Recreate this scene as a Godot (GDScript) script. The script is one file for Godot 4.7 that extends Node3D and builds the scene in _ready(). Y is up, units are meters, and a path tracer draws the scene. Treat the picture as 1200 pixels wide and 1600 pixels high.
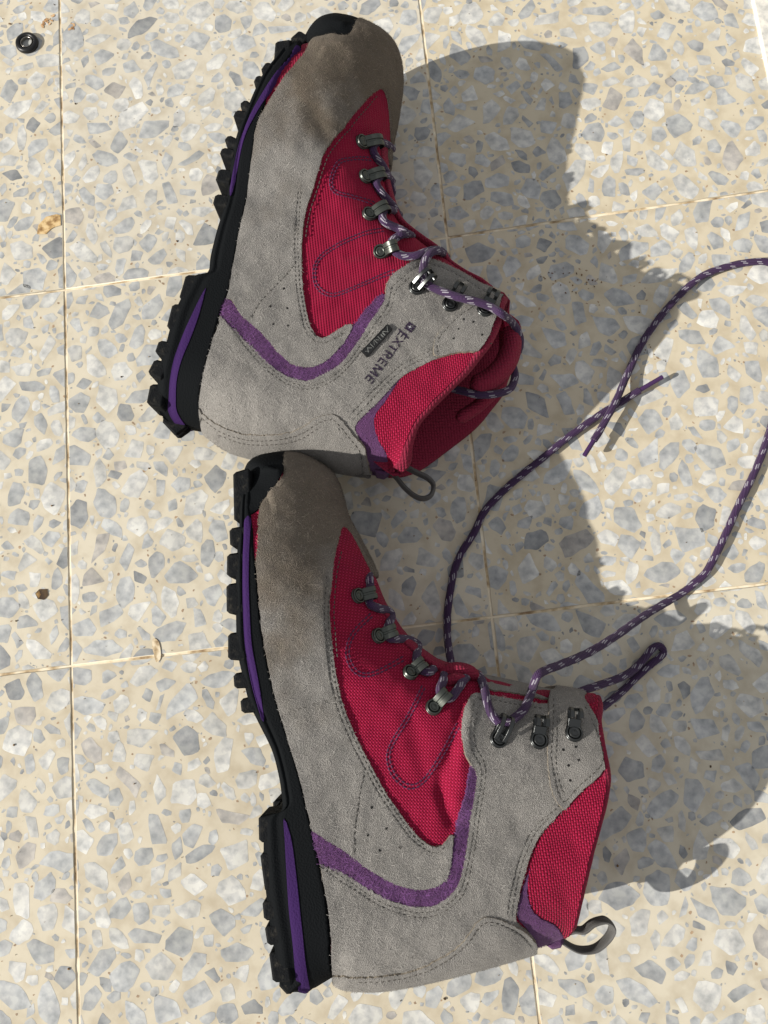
extends Node3D
# Two hiking boots lying on their sides on a sunlit terrazzo floor.
# Lengths are in millimetres while a mesh is collected (class Sheet) and become metres when it is committed.
# A boot's shape is given in its own plan: x to the right, z down the picture, heights above the floor in y.

const UPPER_BOOT := {
	"lug_in": 3.5, "dirt": 0.9, "weave_turn": 0.0, "collar_puff": 2.5, "tongue": [0.48, 9.0, 0.48, -3.0, 0.6, -2.8, 0.72, -1.5, 0.80, 0.5, 0.84, 0.0, 0.88, -6.5, 0.96, -6.5, 1.0, -3.0],
	"folds": [[[25.1, -47, 34.7, -48.9, 46, -54.8], 2.2, -0.9], [[11.6, -53.7, 13.6, -46.1, 14.8, -38.8], 6, -1.6], [[21.5, 26.9, 34, 27.1, 46.2, 29.2], 3, -1.0], [[-40.9, 81.1, -26.9, 109.8], 14, 1.2], [[48.2, 88.8, 32.8, 102.1], 6, -0.8]],
	"cushions": [[[83.7, 46, 99.5, 94.1, 47, 96.4, 103.8, 47, 88.1, 108.7, 46, 78.4, 110.1, 45, 66.2], 6.5, 1.5], [[74.2, 34, 113.6, 88.6, 33, 105.8, 101.8, 32, 94.2, 109.7, 32, 78.9], 4.0, 1.4]],
	"B": [-69.9, 108.3, -67.7, 99.5, -62.8, 89.8, -57.8, 76.1, -50.3, 53.7, -46.2, 44.7, -40.8, 23.1, -34.8, 3.8, -32.8, -2.3, -25.8, -28.6, -20.2, -48.2, -13.5, -63.3, -5.7, -77.8, 1.6, -90.9, 5.8, -98.7, 6, -119],
	"H": [-69.9, 108.3, -64.9, 112.9, -58.7, 117.8, -48.5, 122.1, -33.7, 126.7, -18.7, 129.5, -8.2, 132, 3.5, 135.8, 17.5, 139.7, 28.6, 142.6],
	"F": [6, -119, 8, -126, 13, -133, 20, -137.5, 29, -139, 38, -137.5, 47, -134, 55, -129.5, 61, -125, 65, -119, 65.3, -107.8, 61.3, -89.2, 56.4, -71.5, 52.3, -53.7, 51.1, -36.7, 52.7, -17.3, 55.6, -4.2, 64.2, 6.4, 74.1, 15.6, 85.4, 25.7, 96.3, 35.4, 103, 40.1, 108, 48.5],
	"Tlat": [28.6, 142.6, 35.2, 146.5, 40.9, 143.8, 43.6, 135.7, 48.7, 125.7, 56.7, 118.4, 67.4, 109.6, 78.3, 100.8, 86.9, 92, 94.9, 82.9, 102.7, 67.4, 108, 48.5],
	"Tmed": [28.6, 142.6, 43.9, 139, 67.7, 124.7, 87.9, 111.7, 99.8, 100.3, 109.2, 90, 114.1, 77, 119.3, 67, 121.4, 57.1, 119.5, 49.2, 108, 48.5],
	"S": [-91, 102.2, -93.2, 99.9, -93.1, 93.8, -90.1, 82.8, -85.1, 70.6, -78.3, 49.8, -71.7, 37.3, -65.9, 28.8, -58.7, 28.1, -56.7, 19.1, -52, 5.4, -46.5, -7.7, -43.6, -16.7, -39.1, -34, -33.9, -47.4, -26.8, -62.2, -18.1, -78.4, -8.8, -93.6, -2, -108.4, 3, -122.8, 6, -119],
	"lugs": [0.8, -118.8, 8.2, -125, -5.1, -104.8, -7.6, -89.3, -10.9, -87.7, -15.7, -81.3, -16.9, -79.4, -20, -73.6, -24.7, -65.2, -29.4, -61.9, -30.3, -60.3, -33.1, -54.4, -35.9, -46, -39.7, -41.6, -40.2, -40.2, -42.7, -34.6, -43.6, -30.1, -46.8, -21.3, -47.2, -16.5, -49.7, -8.9, -67.2, 27.9, -72.7, 43.7, -75.6, 44.5, -80.3, 60.1, -84.1, 65.2, -87.5, 73.5, -87.6, 74.9, -92.8, 83.8, -93.1, 85.4, -96.3, 98.4, -95, 99.3, -86.3, 110.7],
	"mudguard": [-70, 99.5, -65, 89.9, -59.9, 76.3, -52.5, 53.9, -48.4, 45.1, -43.1, 23.5, -37.1, 4.2, -35.1, -1.9, -27.7, -28.1, -21.2, -47.5, -13.6, -59.8, -0.6, -77.7, 7.8, -89.4, 13.3, -101.6, 16, -105.1, 25.6, -105.8, 36.4, -107.8, 49.6, -150, 61.9, -150.2, 86.5, -138.8, 84.5, -99.1, 74.5, -66.3, 62.3, -43.5, 51.5, -49.1, 53.6, -60.9, 54.7, -66.8, 54.6, -77.9, 53.2, -81.5, 50.7, -81.3, 42.7, -71.8, 33.9, -59.2, 25.3, -47.2, 19.6, -40, 14, -30.7, 7.3, -15, 0.2, 1, -3.1, 16.4, -4.5, 26.8, -5.5, 45.6, -3.8, 64.5, -0.1, 72.5, 4, 73.6, 9.8, 70.4, 14.6, 67.9, 18.2, 67.1, 18.9, 69.8, 12.1, 79.1, 4.1, 86.1, -4.9, 90.3, -14.6, 88, -23.4, 79.6, -30.1, 68.7, -39.2, 58.8, -48.7, 48.8],
	"purple": [-51.8, 41.8, -49.7, 42.2, -39, 57, -29.9, 66.9, -22.3, 78.2, -14.5, 86.5, -4.7, 88.9, 4.2, 85, 12.2, 78, 19, 69.5, 25.8, 61.2, 31.6, 55.7, 37.4, 50.8, 39.2, 53.9, 33.7, 62.6, 29.3, 67.8, 21.6, 78.1, 12.2, 88.6, 1.9, 94.8, -8.3, 97.9, -19, 94.3, -27.5, 87.2, -34.5, 78, -42.3, 67.8, -51.9, 56],
	"ankle": [-71.6, 99.4, -65, 89.9, -59.9, 76.3, -52.4, 62.6, -50.7, 53.1, -41.1, 66.1, -33.4, 75.8, -24.3, 85.6, -17.7, 91.2, -8, 94.7, 2.2, 92.1, 11.4, 85.6, 21.1, 75.6, 29.5, 65.9, 36.7, 57.2, 39.1, 51.8, 40, 46.9, 43.9, 40.8, 49.3, 37.2, 54.7, 33.6, 61.5, 28.3, 65, 29.6, 73.2, 31.9, 84.4, 37.5, 94.7, 45.7, 103.5, 47.5, 105.5, 59.3, 102.6, 69.9, 100.5, 75.4, 97.7, 82.1, 92.9, 87.8, 85.7, 89.2, 73.9, 88.6, 64.6, 90.1, 54.7, 93.6, 44.8, 97.8, 37.1, 103.7, 31, 109.4, 21.9, 116.2, 14.8, 122.2, 16.9, 129.4, 18.8, 134.8, 18.5, 149.7, -9.2, 141.5, -37.6, 135, -65.4, 121.2, -76.1, 106.2],
	"counter": [-72.8, 102.8, -70.1, 100, -64.4, 105.7, -57.6, 111.5, -48, 116.2, -36.6, 119, -24.6, 120.1, -14.1, 119.1, -4.7, 115.8, 2.7, 115.1, 6.6, 117.1, 12.7, 124.7, 18.4, 131.2, 19, 135.6, 18.7, 147.9, -9.7, 147, -45, 136.2, -73.2, 125.8],
	"flap": [85.5, 60.4, 98, 52.9, 107.5, 54.9, 103.6, 70.1, 101.2, 75.5, 98.4, 82.2, 93.2, 88.2, 85.7, 89.5, 73.8, 89, 62.1, 89.9, 61.9, 83.3, 64.8, 77.2, 71.6, 70.3, 79.4, 65.1],
	"heel_tab": [43.7, 98.1, 37.2, 103, 31, 108.7, 22.7, 115.4, 13.9, 121.8, 16.3, 129.1, 18.1, 134.7, 15.6, 149.4, 28.7, 150.7, 30.2, 137.8, 26.6, 130.1, 25, 121.9, 27, 116.7, 32.1, 111.8, 38.8, 104.2],
	"collar": [107.5, 54.9, 101.2, 75.5, 97.7, 82.1, 93, 87.1, 85.8, 88.5, 74, 87.9, 64.7, 89.3, 54.8, 92.9, 44.8, 97.1, 41.8, 99, 31.7, 111.9, 26.6, 116.6, 24.6, 121.8, 26, 130.1, 30.2, 137.8, 29.1, 150.7, 48.5, 152.7, 82.9, 143.6, 118.4, 112, 135.4, 40.1],
	"cap": [-5.3, -153.8, -3.3, -111.7, 3.7, -142.1, 14.5, -105.6, 24.4, -105.2, 35.2, -106.7, 47.1, -115.2, 55.5, -147.5, 48.4, -158.2, 20.6, -168.4, 3.6, -162.8],
	"stripe_front": [5.5, -99, 1, -89.7, -5.4, -80, -13.5, -69.1, -22, -56.6, -29.2, -43.6, -34.8, -30.4, -39.2, -16.8, -40.4, -10.6, -38.3, -14.8, -34.2, -25.7, -28.1, -41, -20.9, -53.6, -13.3, -64, -5.9, -73.6, 0.4, -80.9, 5.6, -89, 8.1, -97.4],
	"stripe_heel": [-56.7, 36.4, -60.6, 43.5, -66.1, 54.1, -71.6, 64.6, -76.5, 74.9, -80.7, 85.4, -84.5, 95, -87.7, 101.5, -82.8, 112.7, -77.4, 113.9, -82.3, 102.6, -80.2, 95.7, -77.2, 87.5, -73, 78.2, -67.6, 67.3, -63.2, 56.7, -59.8, 46.6],
	"st_mud": [47.4, -75.1, 36.7, -59.1, 28, -46.6, 20.7, -36.8, 15, -26.9, 8.9, -12.9, 2.3, 2.2, -1.3, 16.7],
	"st_mud2": [-2.3, -10.8, -5.2, 3.5, -7.4, 18, -8.2, 28.9, -8.7, 45.9, -7, 65.8, -2.3, 74.7, 3.7, 76.7, 10.6, 73.7, 15.4, 71.2],
	"st_mud3": [-0.9, -10.8, -3.5, 3.6, -5.7, 18.3, -6.4, 29.2, -6.9, 46.1, -5.2, 65.3, -1.1, 72.6],
	"st_seam": [-7.4, 28.6, -14.4, 35.9, -21.9, 43, -29.5, 50.9, -34.3, 59],
	"st_ank": [-46.3, 59.6, -40.6, 69.6, -34.6, 79.2, -27.6, 88.3, -18.7, 96, -8.5, 99.9, 3, 97.7, 13.5, 89.6, 22.5, 79.5, 31.3, 68.9, 39.9, 57.7, 43, 48.5, 47, 44.3, 55.2, 38.3, 61.8, 34],
	"st_ank2": [-47.1, 61.4, -41.7, 71.4, -35.7, 80.8, -28.4, 90.1, -19.5, 97.7, -8.3, 101.6, 3.9, 99.5, 14.7, 91.2, 24.1, 80.7, 32.9, 70.1, 41.5, 58.9, 44.5, 50.6, 48.6, 46.4, 55.6, 40.8],
	"st_low": [93.9, 85.4, 86.1, 86.5, 74.2, 85.9, 64.9, 87, 54, 90.5, 44.1, 94.6, 35.7, 100.9, 29.2, 106.6, 20.1, 114, 14.7, 118.6],
	"st_low2": [92.5, 83.4, 85.7, 84.2, 74.1, 83.6, 64.5, 84.7, 53.2, 88.2, 43.3, 92.4, 34.6, 98.6, 27.7, 104.5, 18.6, 111.9, 13.3, 116.3],
	"st_top": [64.8, 33.3, 72.6, 35.9, 83.2, 42, 92.6, 50.4, 100.6, 53.8, 102.1, 60.9, 99.6, 69.9, 98, 75.4],
	"st_cnt": [-66.6, 105.6, -58.7, 113.1, -48.7, 117.9, -37.2, 120.9, -24.7, 122, -13.4, 121, -4.3, 118.2, 2.4, 117.4, 5, 118.9, 10.8, 126, 15.8, 132.1, 16.3, 136.5, 16.3, 139],
	"st_cnt2": [-59.5, 114.2, -49.4, 119.2, -37.8, 122.2, -24.5, 123.6, -13, 122.7, -3.9, 120],
	"st_flap": [85.9, 62.4, 79.8, 67, 72.8, 72.1, 66.3, 78.6, 63.5, 83.9, 63.4, 88.3],
	"st_loop1": [41.4, -38, 29.6, -32.5, 21.8, -28.1, 17.6, -21.5, 15.4, -13.9, 18.7, -8.8, 30.8, -6.7, 43, -4.8],
	"st_loop1b": [40.5, -35.7, 29.8, -31, 22.7, -26.7, 19, -20.9, 16.8, -14.3, 19.6, -10.3, 31.4, -8.6, 42.6, -7.4],
	"st_loop2": [42.6, 9.7, 24.6, 15.7, 9, 23.1, 2.3, 30.3, 0.7, 39.2, 3.2, 45.8, 8.8, 49.8, 18.8, 48, 38.2, 41, 46.9, 39],
	"st_loop2b": [42.8, 12, 25.2, 17.3, 9.9, 24.4, 3.6, 30.9, 2.1, 39, 4.4, 44.4, 9.3, 48, 18.6, 46.5, 37.7, 39.4, 45.7, 37.1],
	"holes": [-15.5, 43.8, -14.7, 55.5, -23.7, 63.6, -15.3, 65.5, -24.2, 53.6, 79.7, 70.9, 84.7, 73.2, 76.8, 76.4, 73, 81.3, 88.5, 81.4],
	"hooks": [35.7, -44, 48.9, -50.7, 35.2, -22.7, 47.4, -29.4, 35.2, 1.9, 46.5, -3.2, 39.2, 25.6, 48.7, 23.2, 56.4, 49.5, 65.6, 43.6, 73.6, 60.3, 80.7, 50, 91.9, 66.3, 98.3, 56.1],
	"lace": [[55.4, 40, -63.4, 52.1, 54.5, -56.5, 46.3, 67.8, -49.4, 42.4, 72, -43.5, 43, 70.5, -39.1, 47.4, 63, -36.6, 50.8, 51.2, -35.1, 51.8, 45, -30.9, 49.8, 33, -32.7], [52.9, 40, -41.5, 49.2, 58.5, -33.1, 45, 68.2, -27.1, 41.8, 72.5, -20.9, 42.8, 71.5, -17, 46.4, 67.5, -13.4, 51.4, 57.5, -12.4, 54, 45, -12.1, 51.7, 34, -14.2], [54.7, 40, -18.5, 49, 65.2, -6.7, 45, 72.5, -2.7, 42.6, 76.2, 3.3, 44.3, 76, 7.3, 50.2, 72.8, 9.3, 55.7, 71.5, 12.5, 61.3, 46, 1.7, 59.7, 34, -0.2], [62.1, 42, -0.9, 54, 73.8, 14.4, 48.9, 78, 18.2, 45.6, 79.8, 22.6, 47.5, 79.2, 27.3, 52.2, 78, 29.9, 58.6, 78.2, 30.4, 65.5, 75, 27.1, 72.2, 66.8, 22.2, 77.5, 50, 16, 77.9, 38, 14.5], [79.7, 42, 14, 72.1, 70.2, 24.9, 66.6, 77.5, 29.8, 63.1, 78.5, 34.6, 61.3, 79, 40.8, 61.2, 80, 47.4, 66, 79.2, 51.4, 73.1, 80.8, 56.4, 80.3, 81.2, 60.2, 88.9, 79.5, 62.7, 95.9, 78.5, 66.1, 101.1, 79.2, 71.2, 109, 60, 67.6, 113.2, 53, 70.8, 115.1, 46, 75.2, 114.4, 38, 77.8, 111.8, 30, 79.2], [108.8, 38, 82, 109.9, 42, 89.7, 109.2, 43, 95.9, 105.5, 45, 102.1, 97.6, 48, 105.3, 87, 50, 105.5, 77.4, 48, 101.4, 70, 44, 96.7]],
	"aglets": [],
	"pull": [27.6, 41, 141.1, 33.7, 42, 139, 39.8, 43, 141.1, 45.6, 43, 144.9, 51.8, 42, 148.7, 54.7, 40, 152.8, 53.1, 38, 157.8, 48.5, 37, 159.4, 43.5, 37, 157.3, 38.2, 38, 151.9, 33.8, 39, 145.2, 29.1, 40, 140.3],
	"text": [46.3, 75, 24, 100.8],
	"bar": [43.8, 72.7, 48.7, 78.6],
	"emblem": [50.1, 72.4],
	"tag": [22.4, 83.7, 25.1, 87.2, 40.2, 73.1, 37.8, 70],
}
const LOWER_BOOT := {
	"lug_in": 5.4, "dirt": 0.8, "weave_turn": 0.6, "collar_puff": 3.5, "tongue": [0.45, 5.0, 0.45, -3.5, 0.55, -2.8, 0.64, -2.0, 0.70, 0.5, 0.76, 0.5, 0.80, -7.5, 0.95, -7.5, 1.0, -4.0],
	"far_flap": [60.1, -2.8, 75.7, 2.2, 94.1, 7.6, 110.7, 10.9, 123.5, 7, 114.4, -2.6, 80.7, -13.3, 64.4, -11.6],
	"folds": [[[48.1, 5.6, 42.6, 18.4, 37.6, 30, 33.4, 36.1, 32.9, 47.5, 35.9, 58.2], 3.2, -2.2], [[51.5, 7.3, 45.3, 24.8, 42.9, 38.1, 40.3, 48.3], 4, 1.8], [[21.4, 6.6, 23.9, 25.3, 26.7, 36.3], 5, -1.2], [[8.3, -19.9, 15.3, -25.5, 24.3, -18], 5, -1.0], [[1.3, -46.4, 10.6, -44.2], 4, -0.8], [[-29.5, -100.9, -23.5, -80.5, -22, -60.9], 9, -1.3], [[47.4, 63.9, 64.9, 63.2], 10, -1.4]],
	"cushions": [[[38.4, 54, -8.9, 43.1, 56, -12.1, 48.3, 57, -12.9, 53.6, 56, -11.6, 58.3, 52, -8.4], 4.2, 1.3], [[39.5, 62, -4.7, 45.9, 64, -8.4, 52.6, 62, -7.6], 3.2, 1.2]],
	"B": [-29.4, 127.9, -27.8, 109.6, -26.7, 101, -27, 86.2, -28.9, 70.2, -30.8, 54.7, -33.2, 40.2, -36.8, 19.7, -41.3, -1.6, -43.3, -14.8, -44.8, -32.3, -45.5, -47.6, -45.3, -66.3, -45.7, -75.9, -46.3, -88.8, -47.5, -102.3, -48.3, -114.8, -54, -125],
	"H": [-29.4, 127.9, -27.6, 129.6, -21.4, 131.9, -7.4, 133.9, 7.1, 133.9, 21.9, 132.9, 34.5, 131.7, 47, 130.6, 59.8, 129.3, 72, 127.9, 85.5, 125.4],
	"F": [-54, -125, -53.5, -133, -50, -138, -44, -140.5, -36, -141, -27, -140, -19, -137, -7.9, -127.8, -4.5, -117.8, -2, -103, 2.3, -92.3, 6.9, -80.9, 11, -68.9, 14.6, -55.7, 19.6, -43.4, 25.1, -33, 34.5, -21.8, 41.7, -14.8, 50.9, -11.4, 62.2, -8, 79.3, -2.6, 96.1, 3.4, 109.6, 7.2, 121.7, 11],
	"Tlat": [85.5, 125.4, 88.5, 119.9, 90.9, 115.2, 93.3, 106.2, 96.9, 94.7, 102.9, 79.3, 109.1, 66.1, 114.6, 52.9, 116.4, 45.4, 116.8, 35.9, 117.4, 26.6, 118.9, 17.6, 121.7, 11],
	"S": [-44.3, 134.3, -47.6, 128.8, -53.4, 126.9, -55.5, 120.2, -56.1, 104.6, -57.4, 91.8, -58, 80.5, -58.1, 69.1, -57.5, 57.7, -56, 46.2, -47.7, 44.1, -47, 35.3, -47.8, 24.7, -49.9, 13.8, -55.5, -0.3, -58.4, -8.7, -59.8, -21.2, -60.9, -33.8, -60.4, -46.1, -59.2, -61.7, -57.6, -77.3, -55.6, -93.6, -54.7, -111.7, -54.9, -127.6, -54, -125],
	"lugs": [-56.5, -128.3, -58.1, -98.7, -58.7, -96, -59, -85.2, -60.3, -83.1, -61.4, -70.1, -61.9, -68.3, -62.9, -52, -63.1, -44.3, -64.2, -29.8, -62.9, -24.4, -62.9, -16, -61.2, -11.8, -60.9, -3.7, -57.3, 43.7, -58.1, 57.6, -58, 60.5, -56.8, 80.6, -58.5, 82.2, -58.3, 92.3, -58.4, 93.4, -57.5, 103.4, -57.6, 105, -56.7, 120.3, -55.8, 121.8, -50.3, 128.4],
	"mudguard": [-32.8, 54.3, -35.2, 39.8, -38.8, 19.3, -43.3, -1.9, -45.3, -15.1, -46.7, -32.5, -47.2, -47.7, -46.7, -66.3, -43.8, -85.1, -43, -97.8, -42.3, -103, -40, -108.1, -33.2, -114.7, -29.6, -123.2, -31, -138.7, -30.2, -150.4, -15.5, -150.9, 2.3, -145.3, 18.5, -124.7, 20.7, -98.4, 18.5, -71.2, 11.4, -67.3, 7.8, -73.8, 4.6, -82.9, 0.5, -92.3, -3.3, -94.7, -6.5, -83.7, -9, -73.3, -10.8, -62, -12.6, -48.9, -12.8, -37.3, -12.7, -25.4, -12.1, -13.8, -10.3, -1.5, -5.9, 12.9, -0.2, 27.2, 5.3, 40.1, 12, 52.1, 18, 61.6, 23.3, 66.6, 26.8, 68.2, 30.3, 67.4, 34.5, 63.8, 35.7, 64, 32.8, 76.9, 29.2, 84, 23, 86.3, 15.2, 85.9, 4.1, 81.4, -6.4, 74.1, -17, 64.8, -23.3, 60.3],
	"purple": [-33.7, 51, -33.4, 51, -23.2, 59.1, -16.9, 63.7, -6.3, 73, 4.2, 80.3, 15.3, 84.8, 23.2, 85.2, 29, 82.7, 32.6, 76.3, 35.5, 68, 39.1, 57.4, 44.5, 44.7, 48.2, 33.1, 50.6, 34.3, 51.2, 39.5, 46.7, 53.9, 43.7, 65.2, 40.4, 75.8, 36.4, 85.4, 30.7, 91.3, 22.7, 94.5, 14.2, 94, 5.4, 91.2, -3.7, 86.1, -12.4, 79.6, -21.4, 73.1, -32.4, 67, -31.5, 59.9],
	"ankle": [-29.4, 64.7, -19.8, 71.9, -11.4, 78.3, -3, 84.7, 5.6, 89.2, 14.4, 92.1, 22.3, 92.5, 29.4, 89.1, 34.7, 84, 38.7, 74.8, 42.2, 64.5, 45.2, 53.7, 49.4, 38.7, 48.8, 33.8, 47.3, 30.3, 46, 25.9, 46.8, 15.7, 49.9, 6.4, 54.4, 0.5, 62.3, 1.8, 74.6, 5.5, 93, 10.2, 99, 8.2, 113.4, 11, 114.5, 19.5, 116.3, 28.7, 116.5, 35.2, 114.8, 40.7, 110.5, 44.6, 102.3, 49.4, 95.8, 54.4, 85, 63, 78, 68.9, 72.1, 76.9, 67.3, 86.2, 63.6, 94.4, 60.8, 105.8, 67.9, 114.9, 70, 122.4, 71.4, 139.5, 45.1, 142, 5.6, 144, -26.4, 141.3, -34.2, 126.9, -30.2, 112.2, -28.7, 100.4, -29, 85.7, -28.2, 73.9],
	"counter": [-31.6, 117.1, -28.6, 118.8, -16.2, 120.7, -5.1, 121.6, 6.5, 121.4, 18.1, 118.7, 28.9, 114, 36.6, 108.2, 41.7, 103.2, 46.6, 101.6, 52.3, 103.1, 58.8, 106.7, 64.4, 111.5, 68.5, 116.6, 70, 122.4, 71, 142.5, 44.7, 144.9, 5.4, 145.5, -26.4, 141.3, -33, 127.9],
	"flap": [95.3, 6.6, 106.1, 5.1, 116.7, 9, 113, 11.5, 115.2, 19.6, 116.9, 28.8, 117.1, 35.3, 115.4, 41, 110.7, 45, 102.6, 49.8, 96.1, 54.8, 90.8, 58.4, 87.4, 53.8, 85.6, 46.4, 86.7, 33, 91, 16.7],
	"heel_tab": [71.8, 81.3, 68.8, 86.7, 64.9, 94.6, 61.6, 103.4, 67.2, 113.9, 70.7, 122.7, 72.1, 139.6, 86.9, 141.6, 87.3, 128.2, 80.3, 113.1, 73.1, 107.6, 68.5, 100.9, 68, 92.4, 71, 84.7],
	"collar": [117.2, 6.3, 113.3, 11.5, 115.2, 19.6, 116.9, 28.8, 116.8, 35.3, 115.2, 40.7, 110.8, 44.7, 102.6, 49.5, 96.1, 54.5, 85.6, 63.1, 78.7, 69, 73, 77.1, 69.8, 83.9, 68, 91.8, 68.9, 100.7, 73.7, 107.4, 80.7, 112.8, 87.3, 128.2, 89, 138.9, 107.5, 115.4, 128.5, 58.2, 138.1, 13.8, 131.3, 1],
	"cap": [-64.1, -134.9, -52.4, -103.5, -49.3, -100.8, -43.3, -103.5, -40.6, -108.2, -33.9, -114.9, -30.2, -123.2, -29.8, -131.1, -31.9, -146.7, -41, -151.5, -55.9, -149.3],
	"stripe_front": [-49.6, -99.1, -50.8, -85.9, -53.1, -62.4, -54.1, -42.3, -53.8, -23.7, -52.2, -9.6, -49.4, 2.6, -49.5, -11.5, -50, -23.3, -50.8, -38.8, -49.9, -62, -48.4, -79.5, -46.9, -98.7],
	"stripe_heel": [-44.1, 45.3, -44.4, 56.3, -44.8, 72.6, -45, 88.3, -44.7, 104.1, -45.5, 127.8, -41, 128.1, -39.7, 104.8, -39.9, 88.8, -40.3, 73, -41.3, 56.6],
	"st_mud": [-4.9, -79.5, -7.4, -69.8, -9, -61.2, -10.7, -48.7, -10.9, -37.1, -10.9, -25.2],
	"st_mud2": [-12.8, -66.6, -15.2, -49.1, -15.4, -37.5, -15.5, -25.7, -15, -13.2, -13.2, -0.6, -8.8, 14, -3.1, 28.3, 2.7, 41.2, 9.4, 53.5, 15.7, 63.2, 21.5, 68.5, 27.4, 70.7, 32.1, 67.5],
	"st_mud3": [-12.1, -56.8, -13.6, -47.4, -13.9, -34.8, -14, -22.4, -13, -11.4, -11.3, -0.4, -6.9, 13.6, -1.2, 28, 4.3, 40.8, 11, 53, 17, 62.5, 22.5, 67.8],
	"st_seam": [-13.1, -7.1, -19.9, -5.7, -27.8, -4.4, -34.8, -2.8, -40.2, -1],
	"st_seam2": [-3.7, 31.2, -6.3, 38.1, -8, 45.3, -9.9, 52.3, -11.3, 59.4, -12, 66.5],
	"st_ank": [-28, 69, -20.7, 74.5, -12.8, 80.8, -4.2, 87.6, 5.2, 92.7, 14, 95.8, 23.1, 96.1, 31.4, 92.6, 37.1, 86.8, 41.6, 75.9, 45.2, 65.3, 48.2, 54, 52.8, 39.1, 52.2, 31.4, 49.3, 25, 49.9, 16, 54.2, 4.4],
	"st_ank2": [-28.7, 70.3, -21.4, 76.1, -13.6, 82.4, -4.9, 89.1, 5, 94.7, 14, 97.9, 23.7, 97.9, 32.7, 94.2, 38.8, 87.9, 43.3, 76.7, 46.9, 66.1, 50.1, 54.2, 54.7, 39.2, 54.3, 30.5, 51.3, 24.1, 51.8, 16.3, 55.9, 5.9],
	"st_top": [57.1, 3.3, 64.4, 4.5, 74, 7.5, 90.2, 12],
	"st_low": [83.2, 61.5, 76, 67.4, 70.1, 75.5, 65.2, 84.6, 61.5, 93.4, 58.9, 102.2],
	"st_low2": [89.8, 56.4, 81.7, 61.1, 74.2, 66.6, 68.3, 74.6, 63.5, 83.9, 59.8, 92.5, 57.1, 101.3],
	"st_cnt": [-16.6, 123.3, -4.5, 124.2, 6.8, 124, 18.7, 121.2, 29.9, 116, 37.6, 110.1, 42.7, 105.3, 46.9, 103.6, 52, 105, 57.9, 108.6, 63.3, 113.5, 66.8, 118.7],
	"st_flap": [96.2, 9.1, 91.7, 21.3, 88.8, 33.2, 88, 45.4, 89.6, 53.1, 91.5, 55.1, 95.9, 51.7, 102.3, 47, 109.1, 42.9, 113, 39.8, 114.4, 34.9, 114.2, 28.4, 112.3, 19.5, 111.1, 14.5],
	"st_flap2": [94.7, 18.6, 91, 33.5, 90, 44.4, 91.8, 51.2],
	"st_loop1": [7.3, -46.6, -2.5, -37.5, -6.4, -28.7, -5.4, -20.8, -0.9, -15.9, 7, -15.6, 23.7, -21.6],
	"st_loop1b": [8.1, -44.9, -1, -36.7, -4.9, -28.6, -3.7, -21.5, -0.1, -17.4, 6.8, -17.2, 22.6, -23.4],
	"st_loop2": [29.5, -7.6, 20.5, 5.5, 11.3, 17, 8, 24.2, 9.5, 33.1, 16.5, 40.2, 24.5, 38.7, 33.4, 29.8, 46.4, 13.5],
	"st_loop2b": [30.7, -6.2, 22, 6.3, 12.8, 17.7, 9.5, 24.3, 11.1, 32.4, 17, 38.4, 24, 37.2, 32.3, 28.5, 44.6, 12.4],
	"holes": [-1.9, 46.6, 4.4, 56.6, -5.3, 58.4, 9.8, 66, 0, 66.2, 94.9, 32.1, 100.9, 31.3, 101.5, 37.6, 96.1, 38.8, 95.9, 45.4],
	"hooks": [1.5, -55.9, 10.8, -56.5, 9.7, -34.5, 19.4, -36.7, 23.8, -14.3, 31.5, -17.2, 33.6, 3.7, 41.9, -2.4, 63.3, 22.6, 68.1, 12.4, 83.5, 25.8, 85.5, 14.6, 101.5, 25.4, 103.6, 14.1],
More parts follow.
